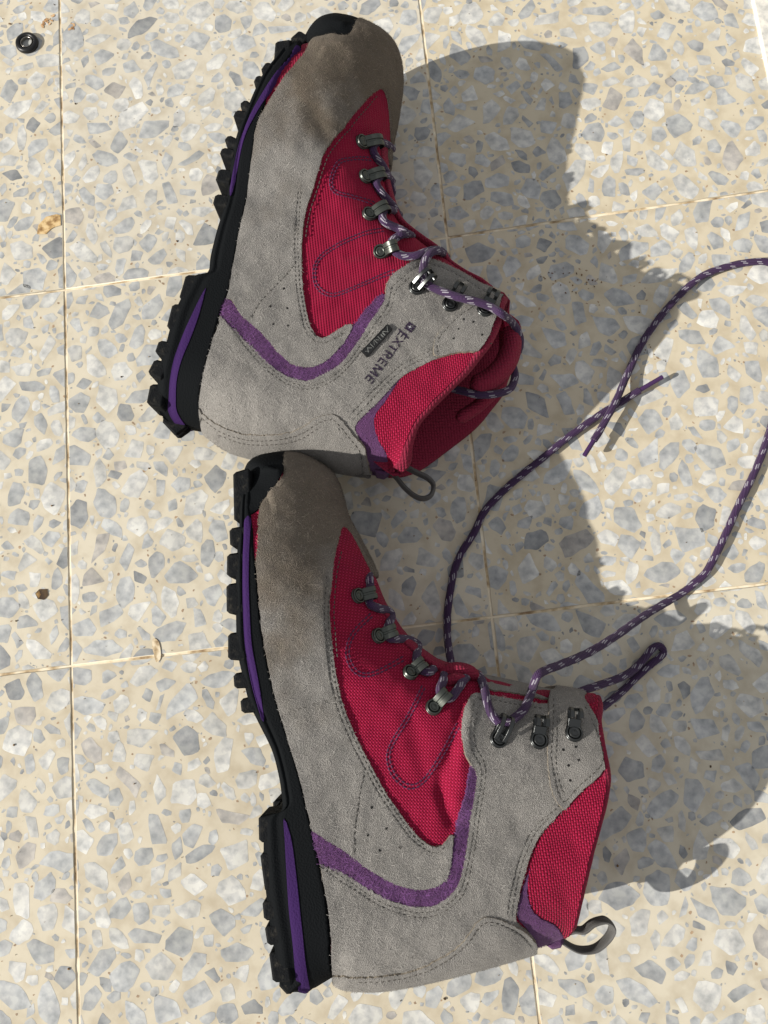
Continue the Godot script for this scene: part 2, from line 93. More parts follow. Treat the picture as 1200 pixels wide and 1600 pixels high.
	"lace": [[7.6, 42, -72.1, 8.3, 64.2, -65.4, 8.3, 67, -61.1, 7.6, 71, -56.1, 7.5, 72.5, -51.6, 11.1, 68, -49.2, 16.1, 57.5, -47.9, 17.8, 56.2, -44.7, 16.1, 65.8, -40.4, 14.8, 71, -36.4, 15.7, 71.5, -33, 19.9, 65.8, -32.3, 26, 51.2, -31.3, 30.2, 45, -28.2, 29.1, 60.2, -24, 28.2, 66.8, -20.2, 29.1, 69.2, -16.8, 31.5, 69, -14.3, 34.8, 65.5, -13.9, 39.4, 51.2, -16.2, 42.4, 54.2, -13.5, 40.9, 66.5, -9, 38.4, 72.5, -4.9, 38.8, 75.5, -0.9, 42.9, 74.8, -0.1, 47.5, 70.8, -3.9, 52, 62.5, -8, 57.5, 47, -9.7, 60.8, 54.5, -7.8, 61.2, 66.2, -2.5, 61.2, 71, 4.3, 62.1, 73.8, 9.3, 64, 76.2, 12.8, 66.8, 76.5, 14.9, 71.2, 75.5, 14.2, 76.4, 73, 11.8, 80.6, 70, 8.4, 86, 60.2, 2, 89.4, 65, -5.6, 95.9, 60, -8, 105.9, 52, -9.9, 123.4, 40, -14.1, 143.4, 28, -21.7, 163.9, 16, -30.9, 180, 8, -37.1, 192.2, 3, -41.9, 200.9, 3, -47.1, 210.3, 3, -54.2, 224.6, 3, -73.8, 236.7, 3, -92, 249.2, 3, -109.6, 261.2, 3, -129.6, 277.9, 3, -164.6, 293.7, 3, -205.9, 293.9, 3, -237, 285.5, 3, -247.1, 273.3, 3, -248.6, 258.4, 3, -247.3, 241.3, 3, -242.6, 224.6, 3, -231.2, 207.9, 3, -216, 194.5, 3, -200.5, 181.5, 5, -180.5, 170.8, 9, -163.9, 159.5, 9, -148.1, 153.3, 9.5, -140.5], [52.4, 25, -0.2, 48.8, 22, -13.4, 48.7, 10, -28.6, 50, 4, -39.3, 51.7, 3, -49.1, 57.8, 3, -69.5, 64.5, 3, -81.8, 73.4, 3, -92.7, 81.8, 3, -105.5, 97.6, 3, -118.7, 120.5, 3, -133.7, 139.7, 3, -146, 162.7, 3, -158.8, 174, 3, -163.8, 183.4, 4, -168.3, 188.1, 4.5, -170.5], [103.6, 28, 13, 116.8, 26, 7.5, 130.1, 20, 5.3, 143.8, 13, 3, 153.9, 8, -0.2, 161.7, 5, -5.3, 169.3, 3.5, -11.6, 173.8, 3, -12.2, 175, 3, -7.9, 166.3, 3, -2.1, 156.5, 3, 4.3, 146, 5, 11.6, 128.9, 14, 19.8, 120, 20, 23.4]],
	"aglets": [[154.3, 9.5, -141.6, 145.9, 10, -131.4], [186.8, 4.5, -169.9, 203.4, 6, -177.1]],
	"pull": [83.6, 40, 125.6, 87.6, 41, 124.8, 93.1, 42, 124.1, 97.8, 43, 124.3, 103.2, 43, 121.5, 109.8, 42, 121.2, 113, 40, 125.3, 110.6, 38, 130.9, 103.4, 37, 135.7, 95.1, 37, 135.5, 88.5, 38, 131.4, 84.3, 39, 127],
}
const UPPER_AT := Vector2(170, 20)
const LOWER_AT := Vector2(175, 290)


const MID := 50.0          # height of a lying boot's middle plane above the floor
const TILT := 0.10         # the shaft is narrower than the sole, so the boot leans down towards the collar

var rng := RandomNumberGenerator.new()
var lump := FastNoiseLite.new()
var blotch := FastNoiseLite.new()
var mats := {}


class Sheet:
	var v := PackedVector3Array()
	var n := PackedVector3Array()
	var uv := PackedVector2Array()
	var c := PackedColorArray()
	var ix := PackedInt32Array()

	func put(p: Vector3, nn: Vector3, u := Vector2.ZERO, col := Color.WHITE) -> int:
		v.append(p)
		n.append(nn)
		uv.append(u)
		c.append(col)
		return v.size() - 1

	func tri(a: int, b: int, d: int) -> void:
		ix.append(a)
		ix.append(b)
		ix.append(d)

	func quad(a: int, b: int, d: int, e: int) -> void:
		tri(a, b, d)
		tri(a, d, e)

	func mesh() -> ArrayMesh:
		var out := PackedInt32Array()
		for k in range(0, ix.size(), 3):
			var a := ix[k]
			var b := ix[k + 1]
			var d := ix[k + 2]
			var face := (v[b] - v[a]).cross(v[d] - v[a])
			if face.dot(n[a] + n[b] + n[d]) > 0.0:
				out.append(a)
				out.append(d)
				out.append(b)
			else:
				out.append(a)
				out.append(b)
				out.append(d)
		var pts := PackedVector3Array()
		pts.resize(v.size())
		for k in v.size():
			pts[k] = v[k] * 0.001
		var arr := []
		arr.resize(Mesh.ARRAY_MAX)
		arr[Mesh.ARRAY_VERTEX] = pts
		arr[Mesh.ARRAY_NORMAL] = n
		arr[Mesh.ARRAY_TEX_UV] = uv
		arr[Mesh.ARRAY_COLOR] = c
		arr[Mesh.ARRAY_INDEX] = out
		var m := ArrayMesh.new()
		m.add_surface_from_arrays(Mesh.PRIMITIVE_TRIANGLES, arr)
		return m


# ---------------------------------------------------------------- scene tree helpers

func part(called: String, s: Sheet, m: Material, parent: Node3D) -> MeshInstance3D:
	var o := MeshInstance3D.new()
	o.name = called
	o.mesh = s.mesh()
	o.material_override = m
	parent.add_child(o, true)
	return o


func thing(called: String, label: String, category: String, at: Vector3, group := "") -> Node3D:
	var o := Node3D.new()
	o.name = called
	o.position = at
	o.set_meta("label", label)
	o.set_meta("category", category)
	if group:
		o.set_meta("group", group)
	add_child(o, true)
	return o


func stuff(o: Node3D) -> Node3D:
	o.set_meta("kind", "stuff")
	return o


# ---------------------------------------------------------------- curves in plan

func pairs(a: Array) -> PackedVector2Array:
	var out := PackedVector2Array()
	for k in range(0, a.size(), 2):
		out.append(Vector2(a[k], a[k + 1]))
	return out


func triples(a: Array) -> PackedVector3Array:
	var out := PackedVector3Array()
	for k in range(0, a.size(), 3):
		out.append(Vector3(a[k], a[k + 1], a[k + 2]))
	return out


func smooth2(c: PackedVector2Array, step := 2.5, closed := false) -> PackedVector2Array:
	var out := PackedVector2Array()
	var count := c.size()
	for i in (count if closed else count - 1):
		var p0 := c[(i - 1 + count) % count] if closed or i > 0 else c[i]
		var p1 := c[i]
		var p2 := c[(i + 1) % count]
		var p3 := c[(i + 2) % count] if closed or i + 2 < count else p2
		var m := maxi(1, ceili(p1.distance_to(p2) / step))
		for k in m:
			out.append(p1.cubic_interpolate(p2, p0, p3, float(k) / m) if m > 1 else p1)
	if not closed:
		out.append(c[count - 1])
	return out


func smooth3(c: PackedVector3Array, step := 1.2) -> PackedVector3Array:
	var out := PackedVector3Array()
	var count := c.size()
	for i in count - 1:
		var p0 := c[maxi(i - 1, 0)]
		var p3 := c[mini(i + 2, count - 1)]
		var m := maxi(1, ceili(c[i].distance_to(c[i + 1]) / step))
		for k in m:
			out.append(c[i].cubic_interpolate(c[i + 1], p0, p3, float(k) / m))
	out.append(c[count - 1])
	return out


func lengths(c: PackedVector2Array) -> PackedFloat32Array:
	var out := PackedFloat32Array([0.0])
	for k in range(1, c.size()):
		out.append(out[k - 1] + c[k].distance_to(c[k - 1]))
	return out


func along(c: PackedVector2Array, l: PackedFloat32Array, share: float) -> Vector2:
	var want := clampf(share, 0.0, 1.0) * l[l.size() - 1]
	var k := clampi(l.bsearch(want), 1, c.size() - 1)
	var span := maxf(l[k] - l[k - 1], 1e-6)
	return c[k - 1].lerp(c[k], clampf((want - l[k - 1]) / span, 0.0, 1.0))


func seg_dist2(q: Vector2, a: Vector2, b: Vector2) -> float:
	var ab := b - a
	var t := clampf((q - a).dot(ab) / maxf(ab.length_squared(), 1e-9), 0.0, 1.0)
	return q.distance_squared_to(a + ab * t)


func line_dist(q: Vector2, c: PackedVector2Array) -> float:
	var best := 1e12
	for k in c.size() - 1:
		best = minf(best, seg_dist2(q, c[k], c[k + 1]))
	return sqrt(best)


# ---------------------------------------------------------------- a boot's body: half-widths over its plan

class Body:
	var host: Node3D
	var heel: PackedVector2Array
	var front: PackedVector2Array
	var base: PackedVector2Array
	var sole_end: PackedVector2Array
	var toe: Vector2
	var ax0: Vector2
	var ax: Vector2
	var leg: Vector2        # plan direction from the sole to the collar
	var long := 1.0
	var folds := []         # [polyline, width, height] of creases in the upper
	var rows := 0
	var cols := 0
	var top_cols := 0
	var q := PackedVector2Array()
	var p := PackedVector3Array()
	var nn := PackedVector3Array()

	func station(at: Vector2) -> float:
		return clampf((at - ax0).dot(ax) / long, 0.0, 1.0)

	func foot_width(s: float) -> float:
		var x := [0.0, 0.15, 0.35, 0.5, 0.68, 0.8, 0.93, 1.001]
		var y := [34.0, 35.0, 34.0, 37.0, 46.0, 47.5, 44.0, 40.0]
		for k in 7:
			if s <= x[k + 1]:
				return lerpf(y[k], y[k + 1], smoothstep(0.0, 1.0, (s - x[k]) / (x[k + 1] - x[k])))
		return 40.0

	func rounded(d: float, r: float) -> float:
		return pow(maxf(0.0, 1.0 - pow(1.0 - minf(d / r, 1.0), 2.2)), 1.0 / 2.2)

	func radius(s: float) -> float:
		return 33.0 + 14.0 * smoothstep(0.45, 0.75, s) - 11.0 * smoothstep(0.78, 1.0, s)

	func half(at: Vector2, d: float, d_base: float) -> float:
		var s := station(at)
		var w := foot_width(s)
		w += (36.0 - w) * smoothstep(15.0, 85.0, d_base)
		return w * rounded(d, radius(s) + 14.0 * smoothstep(60.0, 115.0, d_base) * (1.0 - smoothstep(0.3, 0.6, s)))

	func sole_half(at: Vector2, extra := 1.0) -> float:
		var s := station(at)
		var d := minf(host.line_dist(at, sole_end), at.distance_to(toe))
		return (foot_width(s) + extra) * rounded(d, radius(s) * lerpf(1.0, 0.8, smoothstep(0.8, 1.0, s)))

	func middle(d_base: float) -> float:
		return MID - TILT * minf(d_base, 120.0)

	func wrinkle(at: Vector2, d: float) -> float:
		var out := 0.0
		for f in folds:
			var k: float = host.line_dist(at, f[0]) / f[1]
			if k < 3.0:
				out += f[2] * exp(-k * k)
		out += 0.5 * host.lump.get_noise_2d(at.x, at.y)
		return out * smoothstep(0.0, 9.0, d)

	func height(at: Vector2) -> float:
		var d := minf(host.line_dist(at, heel), host.line_dist(at, front))
		var b: float = host.line_dist(at, base)
		return middle(b) + half(at, d, b) + wrinkle(at, d)

	func normal(at: Vector2) -> Vector3:
		var e := 1.0
		var gx := (height(at + Vector2(e, 0)) - height(at - Vector2(e, 0))) / (2.0 * e)
		var gz := (height(at + Vector2(0, e)) - height(at - Vector2(0, e))) / (2.0 * e)
		return Vector3(-gx, 1.0, -gz).normalized()

	func point(at: Vector2, off: float) -> Vector3:
		return Vector3(at.x, height(at) + off, at.y)

	func at(r: int, c: int) -> int:
		return r * cols + posmod(c, cols)

	func shade_normals() -> void:
		nn.resize(p.size())
		for r in rows:
			for c in cols:
				var du := p[at(r, c + 1)] - p[at(r, c - 1)]
				var dv := p[at(mini(r + 1, rows - 1), c)] - p[at(maxi(r - 1, 0), c)]
				var x := dv.cross(du)
				nn[at(r, c)] = x.normalized() if x.length_squared() > 1e-9 else Vector3.UP
		# the upper sheet looks up, the lower one down, their shared edge outwards
		for r in rows:
			for c in cols:
				var k := at(r, c)
				var want := Vector3.UP if c < top_cols else Vector3.DOWN
				if c == 0 or c == top_cols - 1:
					var inside := q[at(r, 5 if c == 0 else c - 5)]
					want = Vector3(q[k].x - inside.x, 0, q[k].y - inside.y)
				if nn[k].dot(want) < 0.0:
					nn[k] = -nn[k]


func near(at: Vector2, c: PackedVector2Array, guess: int) -> Array:
	var best := 1e12
	var where := guess
	var lo := 0 if guess < 0 else maxi(0, guess - 5)
	var hi := c.size() - 1 if guess < 0 else mini(c.size() - 1, guess + 6)
	for k in range(lo, hi):
		var d := seg_dist2(at, c[k], c[k + 1])
		if d < best:
			best = d
			where = k
	return [sqrt(best), where]


func coons(u: float, w: float, lo: PackedVector2Array, ll: PackedFloat32Array, hi: PackedVector2Array, hl: PackedFloat32Array, a: PackedVector2Array, al: PackedFloat32Array, b: PackedVector2Array, bl: PackedFloat32Array) -> Vector2:
	var p := along(lo, ll, u) * (1.0 - w) + along(hi, hl, u) * w + along(a, al, w) * (1.0 - u) + along(b, bl, w) * u
	var c00 := lo[0]
	var c10 := lo[lo.size() - 1]
	var c01 := hi[0]
	var c11 := hi[hi.size() - 1]
	return p - (c00 * (1.0 - u) * (1.0 - w) + c10 * u * (1.0 - w) + c01 * (1.0 - u) * w + c11 * u * w)


func make_body(d: Dictionary, n_rows: int, n_top: int, n_low: int) -> Body:
	var b := Body.new()
	b.host = self
	b.heel = smooth2(pairs(d.H), 4.0)
	b.front = smooth2(pairs(d.F), 4.0)
	b.base = smooth2(pairs(d.B), 4.0)
	var s := pairs(d.S)
	b.sole_end = PackedVector2Array([s[0], b.base[0]])
	b.toe = b.front[0]
	b.ax0 = b.base[0]
	b.ax = (b.base[b.base.size() - 1] - b.ax0)
	b.long = b.ax.length()
	b.ax /= b.long
	b.leg = Vector2(-b.ax.y, b.ax.x)
	if b.leg.dot(b.heel[b.heel.size() - 1] - b.heel[0]) < 0.0:
		b.leg = -b.leg
	for f in d.get("folds", []):
		b.folds.append([smooth2(pairs(f[0]), 5.0), f[1], f[2]])
	var rim_near := smooth2(pairs(d.Tlat), 3.0)
	var rim_far := smooth2(pairs(d.get("Tmed", d.Tlat)), 3.0)
	for k in rim_near.size():
		var free := smoothstep(0.0, 5.0, minf(k, rim_near.size() - 1 - k))
		rim_near[k] -= b.leg * 2.8 * free
	for k in rim_far.size():
		rim_far[k] -= b.leg * 3.4 * smoothstep(0.0, 5.0, minf(k, rim_far.size() - 1 - k))
	b.rows = n_rows
	b.top_cols = n_top
	b.cols = n_top + n_low - 2
	b.q.resize(b.rows * b.cols)
	b.p.resize(b.rows * b.cols)
	var hl := lengths(b.heel)
	var fl := lengths(b.front)
	var bl := lengths(b.base)
	var nl := lengths(rim_near)
	var farl := lengths(rim_far)
	var inner := b.base[b.base.size() / 2]
	var fm := b.front.size() * 2 / 3
	var side_of_front := signf((b.front[fm + 1] - b.front[fm]).cross(inner - b.front[fm]))
	for r in b.rows:
		var w := float(r) / (b.rows - 1)
		var gh := -1
		var gf := -1
		var gb := -1
		for c in b.cols:
			var low := c >= n_top
			var u := 0.5 - 0.5 * cos(PI * c / (n_top - 1)) if not low else 0.5 + 0.5 * cos(PI * (c - n_top + 1) / (n_low - 1))
			var at := coons(u, w, b.base, bl, rim_far if low else rim_near, farl if low else nl, b.heel, hl, b.front, fl)
			if c % 16 == 0:
				gh = -1
				gf = -1
				gb = -1
			var x := near(at, b.heel, gh)
			var y := near(at, b.front, gf)
			var z := near(at, b.base, gb)
			gh = x[1]
			gf = y[1]
			gb = z[1]
			var dd: float = minf(x[0], y[0])
			# rows must not run past the front outline
			var fa := b.front[gf]
			var fb := b.front[gf + 1]
			if c > 0 and (fb - fa).cross(at - fa) * side_of_front < 0.0 and y[0] < 30.0 and r > 0 and r < b.rows - 1:
				at = fa + (fb - fa) * clampf((at - fa).dot(fb - fa) / maxf((fb - fa).length_squared(), 1e-9), 0.0, 1.0)
				dd = 0.0
			if c == 0 or c == n_top - 1:
				dd = 0.0
			var hw := b.half(at, dd, z[0])
			var yy := 0.0
			if low:
				yy = maxf(b.middle(z[0]) - hw, 0.8)
			else:
				yy = b.middle(z[0]) + hw + b.wrinkle(at, dd)
			b.q[r * b.cols + c] = at
			b.p[r * b.cols + c] = Vector3(at.x, yy, at.y)
	b.shade_normals()
	return b


func make_sole(d: Dictionary, up: Body, n_rows: int, n_top: int, n_low: int) -> Body:
	var b := Body.new()
	b.host = self
	b.ax0 = up.ax0
	b.ax = up.ax
	b.long = up.long
	b.leg = up.leg
	b.sole_end = up.sole_end
	b.toe = up.toe
	var lo := smooth2(pairs(d.S), 2.5)
	for k in lo.size():
		lo[k] += b.leg * 2.4 * smoothstep(0.0, 8.0, minf(k, lo.size() - 1 - k))
	var hi := PackedVector2Array()
	for k in up.base.size():
		var inset := 4.0 * smoothstep(0.0, 3.0, minf(k, up.base.size() - 1 - k))
		hi.append(up.base[k] + up.leg * inset)
	b.heel = smooth2(PackedVector2Array([lo[0], hi[0]]), 3.0)
	b.front = PackedVector2Array([lo[lo.size() - 1], hi[hi.size() - 1]])
	b.rows = n_rows
	b.top_cols = n_top
	b.cols = n_top + n_low - 2
	b.q.resize(b.rows * b.cols)
	b.p.resize(b.rows * b.cols)
	var hl := lengths(b.heel)
	var fl := lengths(b.front)
	var ll := lengths(lo)
	var ul := lengths(hi)
	for r in b.rows:
		var w := float(r) / (b.rows - 1)
		for c in b.cols:
			var low := c >= n_top
			var u := 0.5 - 0.5 * cos(PI * c / (n_top - 1)) if not low else 0.5 + 0.5 * cos(PI * (c - n_top + 1) / (n_low - 1))
			var at := coons(u, w, lo, ll, hi, ul, b.heel, hl, b.front, fl)
			var hw := b.sole_half(at, 1.0)
			if c == 0 or c == n_top - 1:
				hw = 0.0
			var edge := w * 22.0
			hw -= 2.2 * (1.0 - smoothstep(0.0, 3.5, edge)) * smoothstep(0.0, 10.0, hw)
			hw -= 0.9 * exp(-pow((w - 0.26) * 16.0, 2.0)) * smoothstep(0.0, 10.0, hw)
			var z := near(at, up.base, -1)
			var over := b.leg.dot(at - up.base[mini(z[1], up.base.size() - 1)])
			if over > -0.6:
				hw -= 4.5 * smoothstep(-0.6, 2.4, over) * smoothstep(0.0, 10.0, hw)
			var yy := maxf(MID - hw, 0.6) if low else MID + hw
			b.q[r * b.cols + c] = at
			b.p[r * b.cols + c] = Vector3(at.x, yy, at.y)
	b.shade_normals()
	return b


# ---------------------------------------------------------------- panels cut out of a body's surface

func signed_field(poly: PackedVector2Array, reach: float, cell: float) -> Dictionary:
	var lo := poly[0]
	var hi := poly[0]
	for q in poly:
		lo = lo.min(q)
		hi = hi.max(q)
	lo -= Vector2.ONE * 3.0
	hi += Vector2.ONE * 3.0
	var nx := int((hi.x - lo.x) / cell) + 2
	var ny := int((hi.y - lo.y) / cell) + 2
	var f := PackedFloat32Array()
	f.resize(nx * ny)
	f.fill(reach * reach)
	var count := poly.size()
	for k in count:
		var a := poly[k]
		var e := poly[(k + 1) % count]
		var x0 := maxi(0, int((minf(a.x, e.x) - reach - lo.x) / cell))
		var x1 := mini(nx - 1, int((maxf(a.x, e.x) + reach - lo.x) / cell) + 1)
		var y0 := maxi(0, int((minf(a.y, e.y) - reach - lo.y) / cell))
		var y1 := mini(ny - 1, int((maxf(a.y, e.y) + reach - lo.y) / cell) + 1)
		for y in range(y0, y1 + 1):
			for x in range(x0, x1 + 1):
				var d := seg_dist2(lo + Vector2(x, y) * cell, a, e)
				if d < f[y * nx + x]:
					f[y * nx + x] = d
	for y in ny:
		var py := lo.y + y * cell
		var cuts := PackedFloat32Array()
		for k in count:
			var a := poly[k]
			var e := poly[(k + 1) % count]
			if (a.y > py) != (e.y > py):
				cuts.append(a.x + (e.x - a.x) * (py - a.y) / (e.y - a.y))
		cuts.sort()
		var i := 0
		for x in nx:
			var px := lo.x + x * cell
			while i < cuts.size() and cuts[i] <= px:
				i += 1
			var d := sqrt(f[y * nx + x])
			f[y * nx + x] = d if i % 2 == 1 else -d
	return {"f": f, "nx": nx, "ny": ny, "lo": lo, "cell": cell}


func sample(g: Dictionary, q: Vector2) -> float:
	var lo: Vector2 = g.lo
	var cell: float = g.cell
	var nx: int = g.nx
	var f: PackedFloat32Array = g.f
	var x := (q.x - lo.x) / cell
	var y := (q.y - lo.y) / cell
	if x < 0.0 or y < 0.0 or x >= nx - 1 or y >= int(g.ny) - 1:
		return -9.0
	var i := int(x)
	var j := int(y)
	var fx := x - i
	var fy := y - j
	var k := j * nx + i
	return lerpf(lerpf(f[k], f[k + 1], fx), lerpf(f[k + nx], f[k + nx + 1], fx), fy)


# how: thick, base (height of what lies below), round (edge radius), puff, puff_reach, ragged, tint (Callable), edge (Color)
func panel(b: Body, called: String, outline: PackedVector2Array, m: Material, parent: Node3D, how: Dictionary) -> MeshInstance3D:
	var thick: float = how.get("thick", 1.4)
	var base: float = how.get("base", 0.0)
	var edge_r: float = how.get("round", 1.9)
	var puff: float = how.get("puff", 0.0)
	var reach: float = how.get("puff_reach", 4.0)
	var ragged: float = how.get("ragged", 0.0)
	var tint = how.get("tint")
	var seams := PackedFloat32Array()
	seams.resize(b.q.size())
	for l in how.get("seams", []):
		var track := smooth2(l, 2.5)
		var lo := track[0]
		var hi := track[0]
		for q in track:
			lo = lo.min(q)
			hi = hi.max(q)
		for k in b.q.size():
			var q := b.q[k]
			if b.p[k].y < 30.0 or q.x < lo.x - 3.0 or q.y < lo.y - 3.0 or q.x > hi.x + 3.0 or q.y > hi.y + 3.0:
				continue
			var dd := line_dist(q, track) / 1.0
			if dd < 2.5:
				seams[k] = maxf(seams[k], exp(-dd * dd) * 1.15)
	var g := signed_field(smooth2(outline, 2.0, true), maxf(reach, 4.0), 1.0)
	var f := PackedFloat32Array()
	f.resize(b.q.size())
	for k in b.q.size():
		var s := sample(g, b.q[k])
		if ragged > 0.0 and absf(s) < 2.0:
			s += ragged * blotch.get_noise_2d(b.q[k].x * 9.0, b.q[k].y * 9.0)
		f[k] = s
	if how.has("inlay"):
		var gi := signed_field(smooth2(how.inlay, 2.0, true), 4.0, 1.0)
		for k in b.q.size():
			if f[k] > 0.0:
				f[k] = minf(f[k], 0.75 + 0.2 * blotch.get_noise_2d(b.q[k].x * 9.0, b.q[k].y * 9.0) - sample(gi, b.q[k]))
	var out := Sheet.new()
	var made := {}
	var only: int = how.get("side", 0)
	var rim := PackedInt32Array()
	var rim_in := PackedVector3Array()
	var poly := PackedInt32Array()
	for r in b.rows - 1:
		for c in b.cols:
			var k0 := b.at(r, c)
			var k1 := b.at(r, c + 1)
			var k2 := b.at(r + 1, c + 1)
			var k3 := b.at(r + 1, c)
			if only != 0 and (c < b.top_cols - 1) != (only > 0):
				continue
			if f[k0] <= 0.0 and f[k1] <= 0.0 and f[k2] <= 0.0 and f[k3] <= 0.0:
				continue
			for half in 2:
				var t := [k0, k1, k2] if half == 0 else [k0, k2, k3]
				poly.clear()
				var ea := -1
				var eb := -1
				var inner := Vector3.ZERO
				for i in 3:
					var a: int = t[i]
					var e: int = t[(i + 1) % 3]
					if f[a] > 0.0:
						if not made.has(a):
							made[a] = panel_vertex(out, b.p[a], b.nn[a], b.q[a], f[a], thick, base - seams[a], edge_r, puff, reach, tint)
						poly.append(made[a])
						inner = b.p[a]
					if (f[a] > 0.0) != (f[e] > 0.0):
						var key := mini(a, e) * 1000000 + maxi(a, e)
						if not made.has(key):
							var share := f[a] / (f[a] - f[e])
							made[key] = panel_vertex(out, b.p[a].lerp(b.p[e], share), b.nn[a].lerp(b.nn[e], share).normalized(), b.q[a].lerp(b.q[e], share), 0.0, thick, base - lerpf(seams[a], seams[e], share), edge_r, puff, reach, tint)
						poly.append(made[key])
						if ea < 0:
							ea = made[key]
						else:
							eb = made[key]
				for i in range(1, poly.size() - 1):
					out.tri(poly[0], poly[i], poly[i + 1])
				if eb >= 0:
					rim.append(ea)
					rim.append(eb)
					rim_in.append(inner)
	for k in rim.size() / 2:
		var a := rim[k * 2]
		var e := rim[k * 2 + 1]
		var up := (out.n[a] + out.n[e]).normalized()
		var away := (out.v[e] - out.v[a]).cross(up)
		if away.length_squared() < 1e-10:
			continue
		away = away.normalized()
		if away.dot(rim_in[k] - out.v[a]) > 0.0:
			away = -away
		var nrm := (away + up * 0.35).normalized()
		var ca: Color = how.get("edge", out.c[a])
		var ce: Color = how.get("edge", out.c[e])
		var drop := thick * 0.8 + 0.5
		out.quad(out.put(out.v[a], nrm, out.uv[a], ca), out.put(out.v[e], nrm, out.uv[e], ce), out.put(out.v[e] - up * drop + away * 0.25, nrm, out.uv[e], ce), out.put(out.v[a] - up * drop + away * 0.25, nrm, out.uv[a], ca))
	return part(called, out, m, parent)


func panel_vertex(out: Sheet, p: Vector3, n: Vector3, q: Vector2, s: float, thick: float, base: float, edge_r: float, puff: float, reach: float, tint) -> int:
	var k := 1.0 - minf(s / edge_r, 1.0)
	var off := base + thick * (0.60 + 0.40 * sqrt(1.0 - k * k))
	if puff != 0.0:
		var j := 1.0 - minf(s / reach, 1.0)
		off += puff * sqrt(maxf(0.0, 1.0 - j * j))
	var col := Color.WHITE
	if tint != null:
		col = tint.call(q, s)
	return out.put(p + n * off, n, q, col)


func whole(b: Body, called: String, m: Material, parent: Node3D, off: float, close_low: bool) -> MeshInstance3D:
	var out := Sheet.new()
	for k in b.p.size():
		out.put(b.p[k] + b.nn[k] * off, b.nn[k], b.q[k])
	for r in b.rows - 1:
		for c in b.cols:
			out.quad(b.at(r, c), b.at(r, c + 1), b.at(r + 1, c + 1), b.at(r + 1, c))
	if close_low:
		var away := -Vector3(b.leg.x, 0, b.leg.y)
		var ring := PackedInt32Array()
		for c in b.cols:
			ring.append(out.put(b.p[c], away, b.q[c]))
		var lowest := b.cols - b.top_cols
		for c in b.top_cols - 1:
			var t0 := float(c) / (b.top_cols - 1)
			var t1 := float(c + 1) / (b.top_cols - 1)
			var i0 := posmod(b.cols - roundi(t0 * (lowest + 1)), b.cols)
			var i1 := posmod(b.cols - roundi(t1 * (lowest + 1)), b.cols)
			out.quad(ring[c], ring[c + 1], ring[i1], ring[i0])
	return part(called, out, m, parent)


# ---------------------------------------------------------------- small solids

func tube(out: Sheet, path: PackedVector3Array, r: float, sides: int, flat := 1.0, up := Vector3.UP, period := 10.0, taper := 0.0, col := Color.WHITE, twist := 0.0) -> void:
	var run := 0.0
	var rings := []
	for i in path.size():
		var dir := (path[mini(i + 1, path.size() - 1)] - path[maxi(i - 1, 0)]).normalized()
		var side := dir.cross(up)
		if side.length_squared() < 0.02:
			side = dir.cross(Vector3(0.3, 0.2, 1.0))
		side = side.normalized()
		var over := side.cross(dir).normalized()
		if i > 0:
			run += path[i].distance_to(path[i - 1])
		var rr := r
		if taper > 0.0:
			rr *= clampf(0.55 + minf(i, path.size() - 1 - i) / taper, 0.0, 1.0)
		var ring := PackedInt32Array()
		for k in sides + 1:
			var a := TAU * k / sides
			var n := side * cos(a) + over * sin(a) / flat
			var spin := twist * (sin(run * 0.043) + 0.6 * sin(run * 0.017 + 1.3))
			var wob := 1.0 + (0.06 * lump.get_noise_2d(run * 3.0, 40.0 * cos(a) + 300.0) if twist > 0.0 else 0.0)
			ring.append(out.put(path[i] + side * cos(a) * rr * wob + over * sin(a) * rr * flat * wob, n.normalized(), Vector2(float(k) / sides + spin, run / period + 0.04 * twist * sin(run * 0.09)), col))
		rings.append(ring)
	for i in rings.size() - 1:
		for k in sides:
			out.quad(rings[i][k], rings[i][k + 1], rings[i + 1][k + 1], rings[i + 1][k])
	for e in [0, rings.size() - 1]:
		var dir := (path[0] - path[1]).normalized() if e == 0 else (path[e] - path[e - 1]).normalized()
		var mid := out.put(path[e] + dir * r * 0.25, dir, Vector2.ZERO, col)
		var cap := PackedInt32Array()
		for k in sides + 1:
			cap.append(out.put(out.v[rings[e][k]], (out.n[rings[e][k]] + dir).normalized(), out.uv[rings[e][k]], col))
		for k in sides:
			out.tri(mid, cap[k], cap[k + 1])


func lathe(out: Sheet, profile: Array, f: Transform3D, segs: int, col := Color.WHITE) -> void:
	# profile: [radius, height along f's y]
	var rings := []
	for i in profile.size():
		var before: Array = profile[maxi(i - 1, 0)]
		var after: Array = profile[mini(i + 1, profile.size() - 1)]
		var slope := Vector2(after[1] - before[1], -(after[0] - before[0])).normalized()
		var ring := PackedInt32Array()
		for k in segs:
			var a := TAU * k / segs
			var dir := f.basis.x * cos(a) + f.basis.z * sin(a)
			ring.append(out.put(f.origin + dir * profile[i][0] + f.basis.y * profile[i][1], (dir * slope.x + f.basis.y * slope.y).normalized(), Vector2(float(k) / segs, i), col))
		rings.append(ring)
	for i in rings.size() - 1:
		for k in segs:
			out.quad(rings[i][k], rings[i][(k + 1) % segs], rings[i + 1][(k + 1) % segs], rings[i + 1][k])


